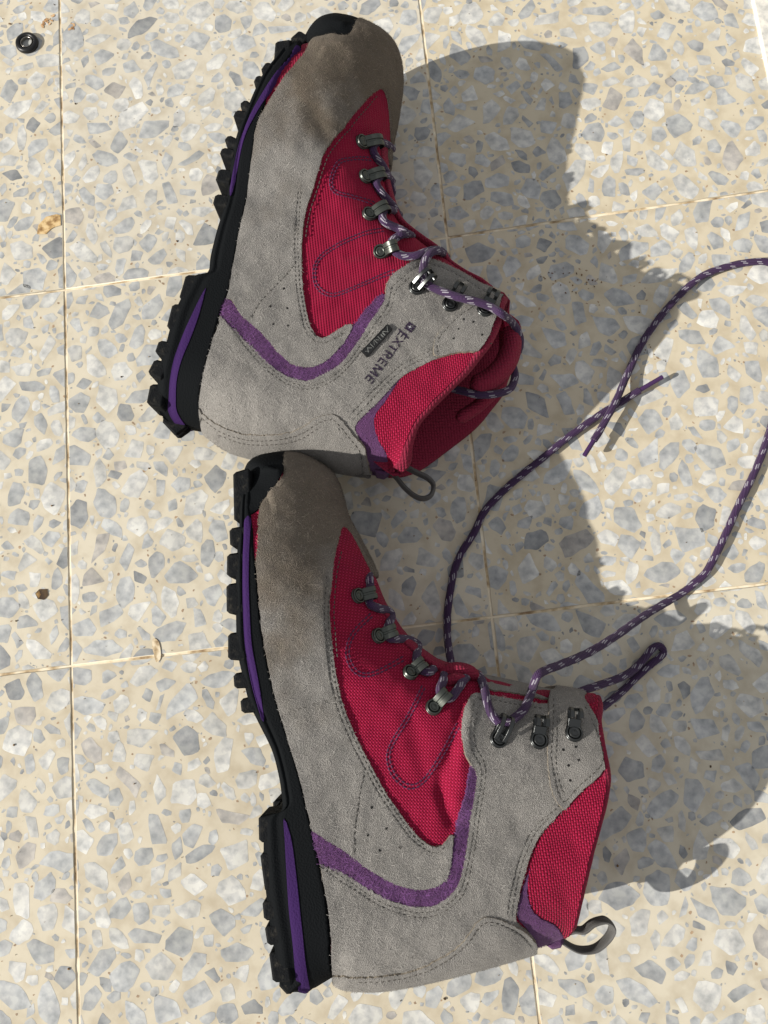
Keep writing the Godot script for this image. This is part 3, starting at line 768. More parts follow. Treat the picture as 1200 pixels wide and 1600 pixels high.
func block(out: Sheet, f: Transform3D, size: Vector3, bevel: float, col := Color.WHITE, squeeze := 0.0) -> void:
	# a chamfered box; «squeeze» narrows its -z end
	var h := size * 0.5
	var axes := [f.basis.x, f.basis.y, f.basis.z]
	var id := {}
	for sx in [-1, 1]:
		for sy in [-1, 1]:
			for sz in [-1, 1]:
				for a in 3:
					var l := Vector3(sx * h.x, sy * h.y, sz * h.z)
					for o in 3:
						if o != a:
							l[o] -= signf(l[o]) * bevel
					if sz < 0 and squeeze > 0.0:
						l.x *= 1.0 - squeeze
						l.y *= 1.0 - squeeze * 0.5
					var n: Vector3 = axes[a] * [sx, sy, sz][a]
					id[[sx, sy, sz, a]] = out.put(f * l, n, Vector2(l.x, l.z), col)
	for a in 3:
		var o := (a + 1) % 3
		var w := (a + 2) % 3
		for s in [-1, 1]:
			var k := []
			for uv in [[-1, -1], [1, -1], [1, 1], [-1, 1]]:
				var s3 := [0, 0, 0]
				s3[a] = s
				s3[o] = uv[0]
				s3[w] = uv[1]
				k.append(id[[s3[0], s3[1], s3[2], a]])
			out.quad(k[0], k[1], k[2], k[3])
		# the edges along axis a, between faces o and w
		for so in [-1, 1]:
			for sw in [-1, 1]:
				var lo := [0, 0, 0]
				lo[o] = so
				lo[w] = sw
				lo[a] = -1
				var hi := lo.duplicate()
				hi[a] = 1
				out.quad(id[[lo[0], lo[1], lo[2], o]], id[[hi[0], hi[1], hi[2], o]], id[[hi[0], hi[1], hi[2], w]], id[[lo[0], lo[1], lo[2], w]])
	for sx in [-1, 1]:
		for sy in [-1, 1]:
			for sz in [-1, 1]:
				out.tri(id[[sx, sy, sz, 0]], id[[sx, sy, sz, 1]], id[[sx, sy, sz, 2]])


func strap(out: Sheet, line: Array, f: Transform3D, y0: float, y1: float, thick: float) -> void:
	# a metal strip bent along «line» ([x, height]) in f's x-y plane, between z = y0 and z = y1
	var rows := []
	for i in line.size():
		var a := Vector2(line[maxi(i - 1, 0)][0], line[maxi(i - 1, 0)][1])
		var b := Vector2(line[mini(i + 1, line.size() - 1)][0], line[mini(i + 1, line.size() - 1)][1])
		var t := (b - a).normalized()
		var n := Vector2(-t.y, t.x)
		var here := Vector2(line[i][0], line[i][1])
		var hi := here + n * thick * 0.5
		var lo := here - n * thick * 0.5
		var up3 := f.basis.x * n.x + f.basis.y * n.y
		var zed := f.basis.z
		var e := minf(thick * 0.35, (y1 - y0) * 0.3)
		var ring := []
		for spec in [[hi, y0 + e, up3], [hi, y1 - e, up3], [hi.lerp(here, 0.6), y1, zed], [lo.lerp(here, 0.6), y1, zed], [lo, y1 - e, -up3], [lo, y0 + e, -up3], [lo.lerp(here, 0.6), y0, -zed], [hi.lerp(here, 0.6), y0, -zed]]:
			var at: Vector2 = spec[0]
			ring.append(out.put(f * Vector3(at.x, at.y, spec[1]), spec[2]))
		rows.append(ring)
	for i in rows.size() - 1:
		for k in 8:
			out.quad(rows[i][k], rows[i][(k + 1) % 8], rows[i + 1][(k + 1) % 8], rows[i + 1][k])
	for e in [0, rows.size() - 1]:
		for k in range(1, 7):
			out.tri(rows[e][0], rows[e][k], rows[e][k + 1])


# ---------------------------------------------------------------- materials

func noise_of(kind: int, freq: float, octaves: int, seed_: int) -> FastNoiseLite:
	var f := FastNoiseLite.new()
	f.noise_type = kind
	f.frequency = freq
	f.fractal_octaves = octaves
	f.seed = seed_
	return f


func ramped(f: FastNoiseLite, side: int, stops: Array) -> NoiseTexture2D:
	var t := NoiseTexture2D.new()
	t.width = side
	t.height = side
	t.seamless = true
	t.noise = f
	if stops:
		var g := Gradient.new()
		var offs := PackedFloat32Array()
		var cols := PackedColorArray()
		for s in stops:
			offs.append(s[0])
			cols.append(s[1])
		g.offsets = offs
		g.colors = cols
		t.color_ramp = g
	return t


func grey(x: float) -> Color:
	return Color(x, x, x)


func material(called: String, col: Color, rough: float) -> StandardMaterial3D:
	var m := StandardMaterial3D.new()
	m.resource_name = called
	m.albedo_color = col.linear_to_srgb()
	m.roughness = rough
	mats[called] = m
	return m


func picture(side_x: int, side_y: int, what: Callable) -> ImageTexture:
	var im := Image.create(side_x, side_y, false, Image.FORMAT_RGB8)
	for y in side_y:
		for x in side_x:
			im.set_pixel(x, y, what.call(float(x) / side_x, float(y) / side_y))
	return ImageTexture.create_from_image(im)


# basket weave: threads over and under; returns [height, over?, along thread]
func weave(u: float, w: float, n: int) -> Array:
	var x := u * n
	var y := w * n
	var i := int(x)
	var j := int(y)
	var fx := x - i - 0.5
	var fy := y - j - 0.5
	var over := (i + j) % 2 == 0
	var across := fx if over else fy
	var run := fy if over else fx
	var h := sqrt(maxf(0.0, 1.0 - pow(across / 0.5, 2.0))) * (0.45 + 0.55 * cos(run * PI))
	return [h, over, across]


func make_materials() -> void:
	var suede := ramped(noise_of(FastNoiseLite.TYPE_SIMPLEX, 0.11, 4, 5), 1024, [[0.0, grey(0.62)], [0.38, grey(0.80)], [0.55, grey(0.89)], [0.72, grey(1.0)], [1.0, grey(1.0)]])
	var nap := ramped(noise_of(FastNoiseLite.TYPE_SIMPLEX, 0.09, 4, 9), 1024, [])
	var m := material("suede", Color(1, 1, 1), 0.95)
	m.vertex_color_use_as_albedo = true
	m.albedo_texture = suede
	m.heightmap_enabled = true
	m.heightmap_texture = nap
	m.heightmap_scale = 0.034
	m.uv1_triplanar = true
	m.uv1_scale = Vector3.ONE * 14.0
	m.rim_enabled = true
	m.rim = 0.1
	m.metallic_specular = 0.2

	# coarse red mesh cloth of the collar
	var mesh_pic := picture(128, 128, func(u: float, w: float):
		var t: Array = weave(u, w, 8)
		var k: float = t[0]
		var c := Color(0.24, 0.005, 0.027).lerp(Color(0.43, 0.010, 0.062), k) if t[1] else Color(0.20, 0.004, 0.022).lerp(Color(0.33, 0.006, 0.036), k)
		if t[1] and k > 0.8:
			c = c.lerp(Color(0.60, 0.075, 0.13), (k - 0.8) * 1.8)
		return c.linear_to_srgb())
	var mesh_high := picture(128, 128, func(u: float, w: float): return grey(weave(u, w, 8)[0]))
	m = material("red_mesh", Color(1, 1, 1), 0.75)
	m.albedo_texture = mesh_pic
	m.albedo_color = Color(0.86, 0.95, 0.95).linear_to_srgb()
	m.heightmap_enabled = true
	m.heightmap_texture = mesh_high
	m.heightmap_scale = 0.07
	m.uv1_scale = Vector3.ONE / 9.6
	m.rim_enabled = true
	m.rim = 0.08
	m.rim_tint = 0.8
	m.metallic_specular = 0.22

	m = m.duplicate()
	m.resource_name = "red_vamp"
	mats["red_vamp"] = m
	m.uv1_scale = Vector3(1.0 / 9.0, 1.0 / 9.0, 1.0)
	m.albedo_color = Color(0.88, 0.98, 0.98).linear_to_srgb()
	m.vertex_color_use_as_albedo = true
	m.heightmap_scale = 0.05

	# ribbed cloth: cords along the boot
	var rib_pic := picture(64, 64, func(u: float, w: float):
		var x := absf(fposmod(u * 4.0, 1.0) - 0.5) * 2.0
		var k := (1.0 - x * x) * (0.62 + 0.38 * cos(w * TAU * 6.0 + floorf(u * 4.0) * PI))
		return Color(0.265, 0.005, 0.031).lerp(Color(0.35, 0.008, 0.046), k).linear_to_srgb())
	var rib_high := picture(64, 64, func(u: float, w: float):
		var x := absf(fposmod(u * 4.0, 1.0) - 0.5) * 2.0
		return grey((1.0 - x * x) * (0.62 + 0.38 * cos(w * TAU * 6.0 + floorf(u * 4.0) * PI))))
	m = m.duplicate()
	m.resource_name = "red_rib"
	mats["red_rib"] = m
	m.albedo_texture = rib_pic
	m.heightmap_texture = rib_high
	m.heightmap_scale = 0.06
	m.uv1_scale = Vector3.ONE / 5.8
	m.albedo_color = Color(0.92, 1.0, 1.0).linear_to_srgb()

	m = material("lining", Color(0.22, 0.006, 0.034), 0.9)
	m.heightmap_enabled = true
	m.heightmap_texture = mesh_high
	m.heightmap_scale = 0.08
	m.uv1_triplanar = true
	m.uv1_scale = Vector3.ONE * 70.0

	m = material("purple_suede", Color(0.135, 0.045, 0.150), 0.95)
	m.albedo_texture = suede
	m.heightmap_enabled = true
	m.heightmap_texture = nap
	m.heightmap_scale = 0.07
	m.uv1_triplanar = true
	m.uv1_scale = Vector3.ONE * 18.0
	m.rim_enabled = true
	m.rim = 0.4

	var rough_rubber := ramped(noise_of(FastNoiseLite.TYPE_SIMPLEX, 0.05, 4, 31), 512, [])
	m = material("black_rubber", Color(0.0075, 0.0085, 0.0095), 0.8)
	m.heightmap_enabled = true
	m.heightmap_texture = rough_rubber
	m.heightmap_scale = 0.02
	m.uv1_triplanar = true
	m.uv1_scale = Vector3.ONE * 25.0
	m.metallic_specular = 0.13
	m = m.duplicate()
	m.resource_name = "purple_rubber"
	mats["purple_rubber"] = m
	m.albedo_color = Color(0.042, 0.018, 0.085).linear_to_srgb()
	m = m.duplicate()
	m.resource_name = "worn_rubber"
	mats["worn_rubber"] = m
	m.albedo_color = Color(0.9, 0.9, 0.9)
	m.albedo_texture = ramped(noise_of(FastNoiseLite.TYPE_SIMPLEX, 0.012, 4, 77), 512, [[0.0, Color(0.012, 0.013, 0.015).linear_to_srgb()], [0.6, Color(0.016, 0.017, 0.018).linear_to_srgb()], [0.85, Color(0.030, 0.029, 0.027).linear_to_srgb()], [1.0, Color(0.06, 0.055, 0.046).linear_to_srgb()]])

	m = material("gunmetal", Color(0.075, 0.078, 0.078), 0.32)
	m.metallic = 0.95
	m = material("tarnished", Color(0.085, 0.092, 0.082), 0.36)
	m.vertex_color_use_as_albedo = true
	m.metallic = 0.85
	m = material("bright_metal", Color(0.30, 0.28, 0.25), 0.28)
	m.metallic = 1.0
	m = mats.gunmetal
	m.vertex_color_use_as_albedo = true
	m = material("blackened", Color(0.02, 0.02, 0.021), 0.4)
	m.metallic = 0.5

	# round braided lace with pale dashes
	var braid := picture(96, 256, func(u: float, w: float):
		var col := Color(0.044, 0.011, 0.070)
		var x := u * 12.0
		var y := w * 16.0
		var lane := int(x)
		var z := fposmod(y + (0.35 if lane % 2 == 0 else -0.35) * (x - lane) * 2.0, 1.0)
		col = col * (0.62 + 0.55 * sin(PI * z) * sin(PI * (x - lane)))
		var group := lane / 3
		var row := fposmod(w * 1.0 + 0.28 * group + 0.11 * (lane % 3), 1.0)
		if lane % 3 != 2 and row > 0.30 and row < 0.62 and absf(x - lane - 0.5) < 0.30:
			col = Color(0.32, 0.30, 0.35)
		return col.linear_to_srgb())
	var braid_high := picture(64, 256, func(u: float, w: float):
		var x := u * 8.0
		var lane := int(x)
		var z := fposmod(w * 16.0 + (0.35 if lane % 2 == 0 else -0.35) * (x - lane) * 2.0, 1.0)
		return grey(sin(PI * z) * 0.6 + 0.4 * sin(PI * (x - lane))))
	m = material("lace", Color.WHITE, 0.8)
	m.albedo_texture = braid
	m.heightmap_enabled = true
	m.heightmap_texture = braid_high
	m.heightmap_scale = 0.05
	m.rim_enabled = true
	m.rim = 0.25

	m = material("grey_tape", Color(0.125, 0.121, 0.116), 0.85)
	m.heightmap_enabled = true
	m.heightmap_texture = mesh_high
	m.heightmap_scale = 0.05
	m.uv1_scale = Vector3(0.6, 1.0, 1.0)

	material("aglet", Color(0.050, 0.018, 0.080), 0.25)
	material("grey_thread", Color(0.060, 0.054, 0.046), 0.8)
	m = material("fibre", Color(1, 1, 1), 0.9)
	m.vertex_color_use_as_albedo = true
	material("plum_thread", Color(0.070, 0.012, 0.050), 0.8)
	material("hole_shade", Color(0.006, 0.006, 0.006), 1.0)  # black standing for the shade down a punched opening
	material("purple_print", Color(0.014, 0.004, 0.024), 0.7)
	material("white_print", Color(0.42, 0.42, 0.44), 0.7)
	material("tag_rubber", Color(0.006, 0.006, 0.0065), 0.55)
	material("tag_letter", Color(0.16, 0.165, 0.155), 0.4)

	# floor
	m = material("cement", Color(1, 1, 1), 0.5)
	m.vertex_color_use_as_albedo = true
	m.albedo_texture = ramped(noise_of(FastNoiseLite.TYPE_SIMPLEX, 0.006, 6, 12), 1024, [[0.0, Color(0.90, 0.885, 0.86)], [0.40, Color(0.955, 0.95, 0.94)], [0.6, Color(0.985, 0.985, 0.98)], [1.0, Color(1.0, 1.0, 1.0)]])
	m.uv1_triplanar = true
	m.uv1_world_triplanar = true
	m.uv1_scale = Vector3.ONE * 7.0
	m.metallic_specular = 0.4
	m = m.duplicate()
	m.resource_name = "marble"
	mats["marble"] = m
	m.roughness = 0.4
	m.albedo_texture = ramped(noise_of(FastNoiseLite.TYPE_SIMPLEX, 0.008, 5, 40), 1024, [[0.0, Color(0.80, 0.81, 0.82)], [0.40, Color(0.92, 0.925, 0.93)], [0.55, Color(0.95, 0.95, 0.95)], [0.7, Color(1.0, 1.0, 0.99)], [1.0, Color(1.0, 1.0, 1.0)]])
	m.uv1_scale = Vector3.ONE * 13.0
	m = material("grout", Color(1, 1, 1), 0.9)
	m.albedo_texture = ramped(noise_of(FastNoiseLite.TYPE_SIMPLEX, 0.02, 5, 21), 512, [[0.0, Color(0.50, 0.40, 0.29)], [0.38, Color(0.75, 0.67, 0.54)], [0.6, Color(0.88, 0.82, 0.71)], [1.0, Color(0.93, 0.90, 0.82)]])
	m.uv1_triplanar = true
	m.uv1_world_triplanar = true
	m.uv1_scale = Vector3.ONE * 5.0
	m = material("stain", Color(1, 1, 1), 0.8)
	m.vertex_color_use_as_albedo = true
	m.albedo_texture = (mats["grout"] as StandardMaterial3D).albedo_texture
	m.uv1_triplanar = true
	m.uv1_world_triplanar = true
	m.uv1_scale = Vector3.ONE * 12.0


# ---------------------------------------------------------------- the floor

const JOINTS_X := [[-757.0, -757.0, -757.0, -757.0], [-506.0, -506.0, -506.0, -506.0], [-255.0, -254.0, -256.0, -255.0], [4.9, 0.3, -4.5, -8.3], [261.0, 256.8, 252.6, 248.2], [495.0, 490.0, 486.0, 482.0], [752.0, 748.0, 744.0, 740.0], [1010.0, 1006.0, 1002.0, 998.0]]
const JOINTS_Z := [-247.0, 3.0, 250.5, 500.0]


func joint(i: int, j: int) -> Vector2:
	# corner between tile columns i - 1, i and rows j - 1, j; measured rows 0..3 lie in view, the others continue them
	var x := 0.0
	var z := 0.0
	if j < 0:
		x = JOINTS_X[i][0] - 1.5 * j * -1.0
		z = JOINTS_Z[0] + 250.0 * j
	elif j > 3:
		x = JOINTS_X[i][3] - 2.0 * (j - 3)
		z = JOINTS_Z[3] + 250.0 * (j - 3)
	else:
		x = JOINTS_X[i][j]
		z = JOINTS_Z[j]
	if j == 1:
		z += [6.0, 4.0, 3.0, 1.0, -5.0, -13.0, -20.0, -26.0][i]
	elif j == 2:
		z += [2.0, 2.0, 2.0, 0.0, -1.0, -3.0, -5.0, -7.0][i]
	return Vector2(x, z)


func chip(out: Sheet, outline: PackedVector2Array, y: float, col: Color) -> void:
	var mid := Vector2.ZERO
	for q in outline:
		mid += q
	mid /= outline.size()
	var k := outline.size()
	var rim := col * rng.randf_range(0.93, 1.06)
	var core := col * rng.randf_range(0.92, 1.08)
	var pale_side := rng.randf_range(0.0, TAU)  # random direction in which the chip is paler
	var a := out.put(Vector3(mid.x, y, mid.y), Vector3.UP, mid, core)
	var inner := PackedInt32Array()
	var outer := PackedInt32Array()
	for i in k:
		var q := outline[i]
		var w := 1.0 + 0.10 * cos((q - mid).angle() - pale_side)
		var c := mid.lerp(q, 0.72)
		inner.append(out.put(Vector3(c.x, y, c.y), Vector3.UP, c, core.lerp(rim, 0.4) * w))
		outer.append(out.put(Vector3(q.x, y, q.y), Vector3.UP, q, rim * w))
	for i in k:
		var j := (i + 1) % k
		out.tri(a, inner[i], inner[j])
		out.quad(inner[i], outer[i], outer[j], inner[j])


func chip_color() -> Color:
	var k := rng.randf()
	var g := 0.0
	if k < 0.46:
		g = rng.randf_range(0.54, 0.68)
		return Color(g, g * 0.99, g * 0.945)
	if k < 0.90:
		g = rng.randf_range(0.42, 0.54)
		return Color(g * 0.985, g, g * 0.995)
	if k < 0.965:
		g = rng.randf_range(0.30, 0.42)
		return Color(g * 0.98, g, g * 1.01)
	g = rng.randf_range(0.38, 0.48)
	return Color(g * 1.06, g, g * 0.93)


func chip_outline(at: Vector2, a: float, b: float, turn: float) -> PackedVector2Array:
	var n := rng.randi_range(4, 7)
	var out := PackedVector2Array()
	var start := rng.randf() * TAU
	for i in n:
		var ang := start + TAU * (i + rng.randf_range(-0.36, 0.36)) / n
		var r := rng.randf_range(0.80, 1.22)
		out.append(at + Vector2(cos(ang) * a * r, sin(ang) * b * r).rotated(turn))
	# broken edges: corners nicked, sides slightly uneven
	var soft := PackedVector2Array()
	for i in n:
		var p := out[i]
		var e := out[(i + 1) % n]
		var l := rng.randf_range(0.03, 0.14)
		soft.append(p.lerp(out[(i - 1 + n) % n], l))
		soft.append(p.lerp(e, rng.randf_range(0.03, 0.14)))
		var away := (e - p).orthogonal() * rng.randf_range(-0.05, 0.06)
		soft.append(p.lerp(e, rng.randf_range(0.35, 0.65)) + away)
	return soft


func make_tile(floor_node: Node3D, i: int, j: int, dense: bool) -> void:
	var gap := 0.6
	var c := [joint(i, j), joint(i + 1, j), joint(i + 1, j + 1), joint(i, j + 1)]
	var mid: Vector2 = (c[0] + c[1] + c[2] + c[3]) * 0.25
	var top := PackedVector2Array()
	for k in 4:
		var p: Vector2 = c[k]
		top.append(p + Vector2(gap if k == 0 or k == 3 else -gap, gap if k < 2 else -gap))
	var lift := rng.randf_range(-0.12, 0.12)
	var shade := rng.randf_range(0.96, 1.03)
	var warm := rng.randf_range(-0.015, 0.02)
	if i == 4 and j <= 1:
		warm = 0.03
	var col := Color(0.630 * shade, (0.575 - warm * 0.6) * shade, (0.462 - warm * 1.4) * shade)
	var s := Sheet.new()
	# the face, a worn bevel round it, and the sides down into the joint; a wavering edge
	var ring := PackedVector2Array()
	for k in 4:
		var p := top[k]
		var e := top[(k + 1) % 4]
		for t in 40:
			var q := p.lerp(e, t / 40.0)
			var nick := 0.30 * lump.get_noise_2d(q.x * 2.7, q.y * 2.7) + 0.35 * maxf(0.0, lump.get_noise_2d(q.x * 0.9 + 70.0, q.y * 0.9) - 0.25)
			ring.append(q + (mid - q).normalized() * absf(nick) * 1.6)
	var count := ring.size()
	var heart := s.put(Vector3(mid.x, lift, mid.y), Vector3.UP, mid, col)
	var a := PackedInt32Array()
	var b := PackedInt32Array()
	var d := PackedInt32Array()
	for k in count:
		var q := ring[k]
		var inw := (mid - q).normalized()
		var o := Vector3(-inw.x, 0, -inw.y)
		a.append(s.put(Vector3(q.x + inw.x * 0.5, lift, q.y + inw.y * 0.5), Vector3.UP, q, col))
		b.append(s.put(Vector3(q.x, lift - 0.3, q.y), (o + Vector3.UP).normalized(), q, col))
		d.append(s.put(Vector3(q.x, -6.0, q.y), o, q, col))
	for k in count:
		var l := (k + 1) % count
		s.tri(heart, a[k], a[l])
		s.quad(a[k], b[k], b[l], a[l])
		s.quad(b[k], d[k], d[l], b[l])
	var tile := part("tile", s, mats.cement, floor_node)

	# marble chips, cut off where they meet the tile's edge
	var chips := Sheet.new()
	var clip := Geometry2D.offset_polygon(top, -0.55)[0] as PackedVector2Array
	var cell := 9.0
	var grid := {}
	var y := lift + 0.06
	var classes := [[60, 7.6, 9.6], [190, 5.4, 7.8], [460, 3.6, 5.6], [600, 2.2, 3.8], [420, 1.2, 2.2], [330, 0.4, 1.0]]
	if not dense:
		classes = [[80, 6.0, 9.0], [240, 4.0, 6.5], [260, 2.2, 4.0]]
	for cl in classes:
		for t in cl[0]:
			var r := rng.randf_range(cl[1], cl[2])
			var long := rng.randf_range(1.0, 2.1)
			var ra := r * sqrt(long)
			var rb := r / sqrt(long)
			var turn := rng.randf() * TAU
			var at := Vector2.ZERO
			var ok := false
			for attempt in 10:
				at = mid + Vector2(rng.randf_range(-132, 132), rng.randf_range(-132, 132))
				ok = true
				var dir := Vector2(cos(turn), sin(turn)) * (ra - rb)
				for spot in [at - dir, at, at + dir]:
					var gx := floori(spot.x / cell)
					var gy := floori(spot.y / cell)
					for xx in range(gx - 2, gx + 3):
						for yy in range(gy - 2, gy + 3):
							for o in grid.get(Vector2i(xx, yy), []):
								if spot.distance_to(Vector2(o.x, o.y)) < rb * 0.92 + o.z + 0.1:
									ok = false
									break
							if not ok:
								break
						if not ok:
							break
					if not ok:
						break
				if ok:
					break
			if not ok:
				continue
			var dir := Vector2(cos(turn), sin(turn)) * (ra - rb)
			for spot in [at - dir, at, at + dir]:
				var key := Vector2i(floori(spot.x / cell), floori(spot.y / cell))
				if not grid.has(key):
					grid[key] = []
				grid[key].append(Vector3(spot.x, spot.y, rb * 0.92))
			var shape := chip_outline(at, ra, rb, turn)
			var cc := chip_color()
			if r < 1.0:
				cc = cc * 0.8 if rng.randf() < 0.6 else Color(0.42, 0.30, 0.20)
			for piece in Geometry2D.intersect_polygons(shape, clip):
				if piece.size() > 2:
					chip(chips, piece, y, cc)
	stuff(part("marble_chips", chips, mats.marble, tile))


func blot(out: Sheet, outline: PackedVector2Array, y: float, col: Color) -> void:
	var mid := Vector2.ZERO
	for q in outline:
		mid += q
	mid /= outline.size()
	var a := out.put(Vector3(mid.x, y, mid.y), Vector3.UP, mid, col)
	var ids := PackedInt32Array()
	for q in outline:
		ids.append(out.put(Vector3(q.x, y, q.y), Vector3.UP, q, col))
	for k in outline.size():
		out.tri(a, ids[k], ids[(k + 1) % outline.size()])


func make_floor() -> void:
	var fl := Node3D.new()
	fl.name = "floor"
	fl.set_meta("kind", "structure")
	fl.set_meta("label", "cream terrazzo tile floor with grey marble chips and tan joints")
	add_child(fl, true)
	var bed := Sheet.new()
	var k := []
	for q in [[-6000, -6000], [6000, -6000], [6000, 6000], [-6000, 6000]]:
		k.append(bed.put(Vector3(q[0], -0.6, q[1]), Vector3.UP))
	bed.quad(k[0], k[1], k[2], k[3])
	part("grout_bed", bed, mats.grout, fl)
	for j in range(-3, 6):
		for i in 7:
			make_tile(fl, i, j, i >= 2 and i <= 5 and j >= 0 and j <= 2)


func make_floor_marks() -> void:
	# a patch of tan glue beside the left joint, a knocked-out pit, white filler in the lower joint
	var fl := get_node("floor") as Node3D
	var s := Sheet.new()
	blot(s, pairs([-17, -38.7, -15.9, -45.2, -10.5, -50.7, -3.5, -51.7, -0.6, -50.7, -0.6, -43.1, -5.3, -42.2, -7.3, -41.2, -10.9, -37.9]), 0.35, Color(0.86, 0.72, 0.50))
	part("glue_patch", s, mats.stain, fl)
	s = Sheet.new()
	blot(s, pairs([-25.0, 204.0, -22.5, 201.5, -17.5, 202.0, -17.0, 206.0, -19.5, 208.5, -23.5, 207.5]), 0.32, Color(0.10, 0.065, 0.03))
	blot(s, pairs([-24.6, 204.2, -22.5, 202.5, -21.5, 205.0, -23.0, 207.3]), 0.42, Color(0.42, 0.30, 0.14))
	part("pit", s, mats.stain, fl)
	s = Sheet.new()
	blot(s, smooth2(pairs([46.5, 239.5, 49.5, 241.5, 50.6, 247.5, 50.0, 252.5, 47.6, 253.8, 46.4, 249.0, 45.6, 244.0]), 1.0, true), 0.5, Color(1.2, 1.15, 1.05))
	part("joint_filler", s, mats.stain, fl)
	s = Sheet.new()
	for spot in [[372.0, 92.0], [338.0, 36.0], [347.0, 39.0], [352.0, 42.0], [330.0, 44.0], [318.0, 37.0], [325.0, 30.0], [-30.0, -206.0]]:
		for t in 5:
			var at := Vector2(spot[0] + rng.randf_range(-7, 7), spot[1] + rng.randf_range(-4, 4))
			blot(s, chip_outline(at, rng.randf_range(0.3, 0.9), rng.randf_range(0.25, 0.6), rng.randf() * TAU), 0.36 + 0.01 * t, Color(0.20, 0.11, 0.05))
	stuff(part("dirt_specks", s, mats.stain, fl))
	s = Sheet.new()
	for t in 520:
		var at := Vector2(rng.randf_range(-60, 470), rng.randf_range(-220, 480))
		var r := rng.randf_range(0.12, 0.34) * (1.0 if rng.randf() < 0.93 else 2.2)
		var tone: Color = [Color(0.34, 0.25, 0.16), Color(0.16, 0.12, 0.09), Color(0.60, 0.52, 0.40)][rng.randi() % 3]
		lathe(s, [[r, 0.1], [r * rng.randf_range(0.7, 1.0), 0.1 + r * 0.7], [0.01, 0.12 + r]], Transform3D(Basis(Vector3.UP, rng.randf() * TAU).scaled_local(Vector3(1, 1, rng.randf_range(0.5, 1.4))), Vector3(at.x, 0.15, at.y)), 5, tone)
	stuff(part("sand_grains", s, mats.stain, fl))
	s = Sheet.new()
	for spot in [[12.5, -197.0], [-3.0, -207.0], [-6.0, -203.0]]:
		for t in 7:
			var at := Vector2(spot[0] + rng.randf_range(-3.0, 3.0), spot[1] + rng.randf_range(-3.5, 3.5))
			var pale := rng.randf_range(0.8, 1.0)
			blot(s, chip_outline(at, rng.randf_range(0.7, 2.2), rng.randf_range(0.5, 1.3), rng.randf() * TAU), 0.32 + 0.012 * t, Color(0.84 * pale, 0.62 * pale, 0.45 * pale))
	stuff(part("rust_stains", s, mats.stain, fl))


# ---------------------------------------------------------------- boot hardware and trims

func frame_on(b: Body, at: Vector2, to: Vector2, off: float) -> Transform3D:
	var n := b.normal(at)
	var dir := Vector3(to.x - at.x, 0, to.y - at.y)
	dir = (b.point(to, 0.0) - b.point(at, 0.0))
	dir = (dir - n * dir.dot(n)).normalized()
	return Transform3D(Basis(dir, n, dir.cross(n)), b.point(at, 0.0) + n * off)


func rivet(f: Transform3D, r: float, parent: Node3D, m: Material) -> void:
	var s := Sheet.new()
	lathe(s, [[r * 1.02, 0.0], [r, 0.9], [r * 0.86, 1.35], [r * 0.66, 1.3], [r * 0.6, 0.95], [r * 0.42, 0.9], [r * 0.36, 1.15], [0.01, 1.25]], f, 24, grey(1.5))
	part("rivet", s, m, parent)


func plate(out: Sheet, f: Transform3D, r0: float, r1: float, length: float, thick: float) -> void:
	# a pear-shaped plate: a disc of r0 round the rivet drawn out to a tab of half-width r1
	var ring := PackedVector2Array()
	for k in 40:
		var a := TAU * k / 40.0
		var q := Vector2(cos(a), sin(a))
		var x := q.x * r0 if q.x < 0.2 else lerpf(q.x * r0, length, smoothstep(0.2, 0.75, q.x))
		var w := lerpf(r0, r1, smoothstep(0.0, length * 0.75, x))
		var z := clampf(q.y * 1.25, -1.0, 1.0) * w if q.x > 0.0 else q.y * r0
		ring.append(Vector2(x, z))
	var mid := out.put(f * Vector3(1, thick, 0), f.basis.y, Vector2.ZERO, grey(0.10))  # shade of the rivet's well put into vertex colour, edges worn bright
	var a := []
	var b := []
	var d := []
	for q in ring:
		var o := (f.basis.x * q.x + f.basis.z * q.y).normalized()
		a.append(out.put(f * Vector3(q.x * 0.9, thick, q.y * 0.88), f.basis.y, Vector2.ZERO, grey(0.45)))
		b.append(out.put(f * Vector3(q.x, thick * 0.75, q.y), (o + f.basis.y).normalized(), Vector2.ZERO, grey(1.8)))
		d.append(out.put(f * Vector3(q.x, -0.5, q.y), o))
	for k in ring.size():
		var l := (k + 1) % ring.size()
		out.tri(mid, a[k], a[l])
		out.quad(a[k], b[k], b[l], a[l])
		out.quad(b[k], d[k], d[l], b[l])


